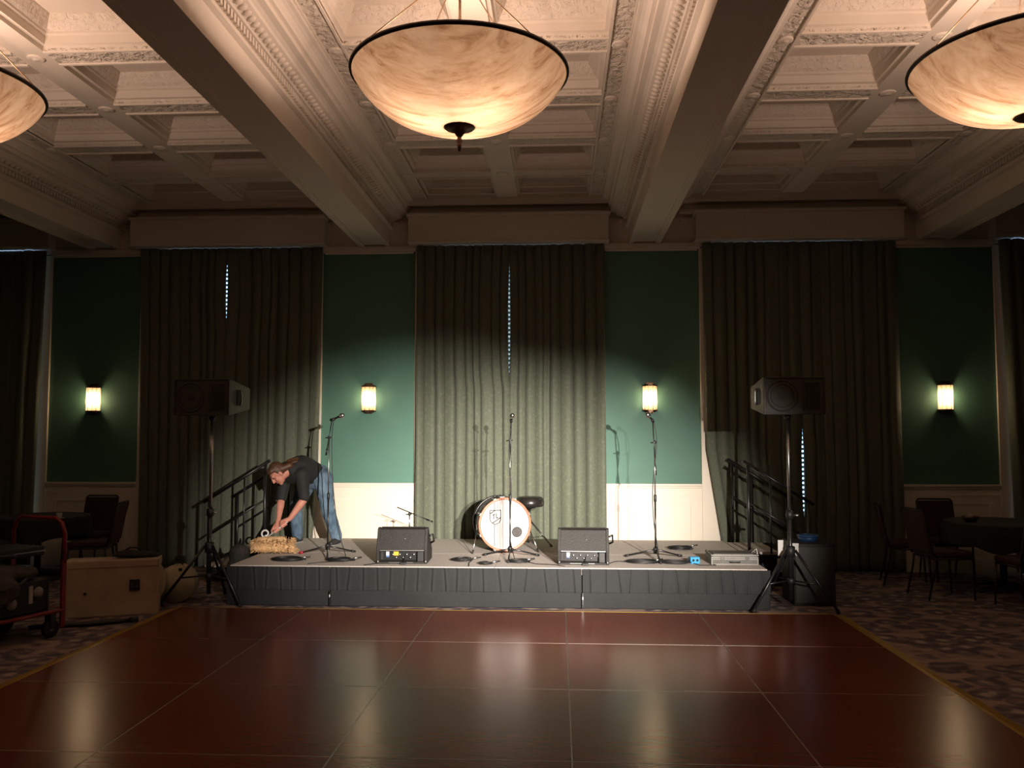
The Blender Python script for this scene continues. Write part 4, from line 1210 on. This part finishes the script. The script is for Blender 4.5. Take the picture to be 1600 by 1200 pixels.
MB().tube([(-.08, 0, .07), (-.04, .0, .095), (.03, .0, .09), (.07, 0, .05)], .008, 6).build('strap', M['black_plastic'], t)
for (x, y, r_, rz, lab) in ((-3.44, 8.14, .245, 26, 'round pale drum case standing on edge right behind the tan trunk'),
                            (-3.19, 8.44, .185, 10, 'smaller round pale drum case standing on edge nearest the left speaker stand')):
    t = thing('drum_case', lab, 'drum case', (x, y, r_), radians(rz), 'round drum cases')
    MB().lathe([(0, -.10), (r_ - .01, -.10), (r_, -.09), (r_, .06), (0, .06)], 40, RX(pi/2)).build('case_body', M['drum_case'], t)
    MB().lathe([(0, .085), (r_ - .004, .08), (r_ + .0, .07), (r_ + .0, .055), (0, .055)], 40, RX(pi/2)).build('case_lid', M['drum_case'], t)
    MB().box(.03, .06, -.089, -.083, r_ * .72, r_ * .86).build('label_patch', M['dark_fabric'], t)
    MB().tube([(-.05, -.0, r_ - .002), (-.03, 0, r_ + .014), (.03, 0, r_ + .014), (.05, 0, r_ - .002)], .008, 6).build('handle', M['leather'], t)
t = thing('folded_stand', 'short folded black stand leaning in front of the smaller round drum case', 'stand', (-3.22, 8.04, 0))
MB().tube([(0, 0, .06), (.012, .02, .50)], .011, 8).build('pole', M['black_metal'], t)
for k in range(3):
    a = k * 2.1 + .5
    MB().tube([(.02 * cos(a), .02 * sin(a), .17), (.075 * cos(a), .075 * sin(a), .01)], .007, 6).build('leg', M['black_metal'], t)
MB().lathe([(.011, .15), (.026, .155), (.026, .19), (.011, .20), (.011, .15)], 12).build('leg_hub', M['black_plastic'], t)

# red platform cart with gear
t = thing('platform_cart', 'red tube-framed platform cart on black wheels at the left edge', 'cart', (-3.87, 6.98, 0), radians(-155))
# local x runs from the handle end (+x) ; built along the picture diagonal
t.rotation_euler = (0, 0, radians(70)); t.location = (-3.90, 6.73, 0)
MB().box(-.62, .34, -.30, .30, .205, .225).build('deck', M['black_plastic'], t)
MB().tube([(-.62, -.31, .215), (.35, -.31, .215)], .017, 8).tube([(-.62, .31, .215), (.35, .31, .215)], .017, 8).tube([(.35, -.31, .215), (.35, .31, .215)], .017, 8).build('deck_rail', M['red_paint'], t)
for y in (-.31, .31):
    MB().box(.328, .368, y - .012, y + .012, .075, .62).build('upright', M['red_paint'], t, .004)
MB().tube([(.35, -.31, .60), (.35, -.31, .84), (.35, -.27, .93), (.35, -.20, .965), (.35, .20, .965), (.35, .27, .93), (.35, .31, .84), (.35, .31, .60)], .017, 10).build('push_handle', M['red_paint'], t)
for (x, y) in ((.27, -.27), (.27, .27), (-.5, -.27), (-.5, .27)):
    wl = MB().lathe([(0, -.02), (.062, -.02), (.075, -.012), (.075, .012), (.062, .02), (0, .02)], 20, T(x, y, .077) @ RX(pi/2)).build('wheel', M['tire'], t)
    MB().lathe([(0, -.024), (.022, -.024), (.022, .024), (0, .024)], 14, T(x, y, .077) @ RX(pi/2)).build('wheel_hub', M['steel'], wl)
    MB().box(x - .025, x + .025, y - .034, y - .026, .077, .205).box(x - .025, x + .025, y + .026, y + .034, .077, .205).build('caster_fork', M['black_metal'], t)
CM = T(-3.90, 6.73, 0) @ RZ(radians(70))
def on_cart(name, label, cat, x, y, z, group=None):
    p = CM @ Vector((x, y, z)); return thing(name, label, cat, p, radians(70), group)
t = on_cart('gear_case', 'black gear case with round fittings loaded on the red cart', 'case', -.12, 0, .225)
MB().box(-.40, .38, -.25, .25, 0, .26).build('case_body', M['black_paint_box'], t, .012)
for x, z in ((.05, .10), (.28, .16)):
    MB().lathe([(0, -.008), (.035, -.008), (.045, .0), (.045, .006), (0, .006)], 20, T(x, -.255, z) @ RX(pi/2)).build('round_fitting', M['print_grey'], t)
    MB().lathe([(0, -.012), (.018, -.010), (.018, .0), (0, .0)], 14, T(x, -.258, z) @ RX(pi/2)).build('fitting_centre', M['black_plastic'], t)
for x in (-.39, .37): MB().box(x - .006, x + .014, -.254, .254, .0, .262).build('corner_strip', M['black_metal'], t, .003)
MB().box(.20, .235, -.256, -.25, .08, .22).build('tape', M['print_light'], t)
t = on_cart('moving_blanket', 'crumpled grey moving blanket piled over the gear on the red cart', 'blanket', -.14, -.04, .485)
blob(MB().ellipsoid((-.05, 0, .06), (.36, .24, .09)).ellipsoid((-.2, -.1, .12), (.18, .14, .08)).ellipsoid((.2, -.06, .05), (.18, .18, .07)).ellipsoid((-.1, -.25, -.05), (.22, .06, .12)), 'blanket_folds', M['grey_blanket'], t, .05, .1, vox=.022)
MB().tube([(-.3, -.27, .02), (-.1, -.31, -.02), (.1, -.27, .0), (.25, -.18, .04)], .014, 6).build('blanket_hem', M['grey_blanket'], t)
t = on_cart('flat_case', 'flat black case lying across the top of the load on the red cart', 'case', -.02, .08, .66)
MB().box(-.42, .34, -.20, .20, 0, .075).build('case_body', M['black_plastic'], t, .012)
MB().box(-.422, .342, -.202, .202, .034, .042).build('lid_seam', M['steel'], t)
MB().tube([(-.06, -.20, .03), (-.05, -.23, .03), (.05, -.23, .03), (.06, -.20, .03)], .008, 6).build('handle', M['leather'], t)
t = thing('floor_cable', 'black cable trailing on the carpet behind the red cart', 'cable', (-3.55, 7.25, 0))
MB().tube([(-.35, -.1, .02), (-.1, .0, .02), (.12, .06, .025), (.28, .19, .02), (.36, .24, .02)], .020, 8).build('cable_run', M['cable'], t)
MB().tube([(.36, .24, .02), (.42, .28, .025)], .026, 8).build('plug', M['black_plastic'], t)

# ================================================================ TABLES AND CHAIRS
def chair_proto(loc, rz, label, group):
    t = thing('banquet_chair', label, 'chair', loc, rz, group)
    # front of the chair is local -y
    MB().box(-.21, .21, -.22, .20, .42, .485).build('seat', M['maroon'], t, .025, seg=3)
    bk = MB().box(-.20, .20, -.022, .022, .0, .42).build('backrest', M['maroon'], t, .02, seg=3)
    bk.location = (0, .225, .475); bk.rotation_euler = (radians(-10), 0, 0)
    MB().tube([(-.205, .205, .43), (-.205, .225, .52), (-.205, .31, .88), (-.18, .316, .905), (.18, .316, .905), (.205, .31, .88), (.205, .225, .52), (.205, .205, .43)], .011, 8).build('back_frame', M['chair_metal'], t)
    for sx in (-1, 1):
        MB().tube([(sx*.20, -.19, .42), (sx*.205, -.215, .0)], [.012, .010], 8).build('leg', M['chair_metal'], t)
        MB().tube([(sx*.20, .19, .42), (sx*.205, .20, .30), (sx*.205, .27, .0)], [.012, .012, .010], 8).build('leg', M['chair_metal'], t)
    MB().tube([(-.2, -.19, .41), (.2, -.19, .41), (.2, .19, .41), (-.2, .19, .41), (-.2, -.19, .41)], .009, 6).build('seat_frame', M['chair_metal'], t)
    return t
def table(loc, label, r_, clothz, seed):
    t = thing('round_table', label, 'table', loc, 0, 'round tables')
    MB().lathe([(0, .72), (r_, .72), (r_, .738), (0, .738)], 40).build('table_top', M['chair_metal'], t)
    MB().tube([(0, 0, .05), (0, 0, .72)], .035, 12).build('pedestal', M['chair_metal'], t)
    for k in range(4):
        a = k * pi / 2 + .4
        lg = MB().tube([(0, 0, .09), (.28 * cos(a), .28 * sin(a), .05), (.36 * cos(a), .36 * sin(a), .02)], [.022, .018, .016], 8).build('foot', M['chair_metal'], t)
        MB().lathe([(0, 0), (.022, 0), (.022, .018), (0, .018)], 10, T(.36 * cos(a), .36 * sin(a), 0)).build('glide', M['chrome'], lg)
    c = thing('tablecloth', label.replace('round table', 'tablecloth on the round table'), 'tablecloth', (loc[0], loc[1], .739), 0, 'black tablecloths')
    n = 120; rings = []
    mb = MB(); vs = []; fs = []
    zs = [(.0, .002), (.5, .002), (.92, .002), (.99, -.002), (1.015, -.02), (1.025, -.10), (1.035, -.17), (1.04, clothz)]
    vs.append((0, 0, .002))
    for q, (s_, z) in enumerate(zs[1:]):
        for k in range(n):
            a = 2 * pi * k / n
            wv = 0 if q < 3 else .025 * (q - 2) / 4 * (sin(11 * a + seed) + .5 * sin(17 * a + 2 * seed))
            corner = 0 if q < 6 else -.06 * abs(cos(2 * a + seed)) ** 6
            vs.append((r_ * (s_ + wv) * cos(a), r_ * (s_ + wv) * sin(a), z + corner))
    for k in range(n): fs.append((0, 1 + k, 1 + (k+1) % n))
    for q in range(len(zs) - 2):
        for k in range(n): fs.append((1 + q*n + k, 1 + (q+1)*n + k, 1 + (q+1)*n + (k+1) % n, 1 + q*n + (k+1) % n))
    mb.add(vs, fs, True); mb.build('cloth', M['table_cloth'], c, recalc=False)
GL, GR = 'maroon chairs at the left table', 'maroon chairs at the right table'
table((5.36, 9.45, 0), 'round table under a black cloth at the right, below the farthest sconce', .58, -.22, 1.0)
table((-5.34, 9.55, 0), 'round table under a black cloth at the left, behind the red cart', .53, -.21, 2.3)
c0 = chair_proto((4.58, 9.12, 0), radians(97), 'maroon padded chair seen side-on, left of the right-hand table', GR)
copy_tree(c0, (4.52, 9.86, 0), radians(75), 'maroon padded chair half hidden by the dark curtain, nearest the wall at right', GR)
copy_tree(c0, (5.10, 10.18, 0), radians(0), 'maroon padded chair between the right-hand table and the white wainscot', GR)
copy_tree(c0, (5.14, 8.55, 0), radians(185), 'maroon padded chair in front of the right-hand table, cut by the photo edge', GR)
copy_tree(c0, (-5.13, 10.22, 0), radians(0), 'maroon padded chair between the left-hand table and the white wainscot', GL)
copy_tree(c0, (-4.62, 9.42, 0), radians(-78), 'maroon padded chair seen side-on, right of the left-hand table', GL)
copy_tree(c0, (-5.45, 8.80, 0), radians(172), 'maroon padded chair partly behind the handle of the red cart', GL)
t = thing('napkin_dish', 'small brownish metal dish on the right-hand black tablecloth', 'dish', (5.02, 9.42, .742))
MB().lathe([(0, .0), (.05, .0), (.085, .045), (.09, .06), (.082, .058), (.048, .01), (0, .01)], 24).build('bowl', M['rock'], t)
MB().ellipsoid((0.01, 0, .05), (.055, .05, .03)).build('napkin', M['print_grey'], t)
t = thing('cup', 'small white cup on the left-hand black tablecloth', 'cup', (-4.92, 9.25, .742))
MB().lathe([(0, 0), (.025, 0), (.032, .06), (.028, .06), (.022, .006), (0, .006)], 16).build('cup_body', M['print_light'], t)
MB().lathe([(0, -.0), (.05, .0), (.055, .006), (0, .004)], 18).build('saucer', M['print_light'], t)
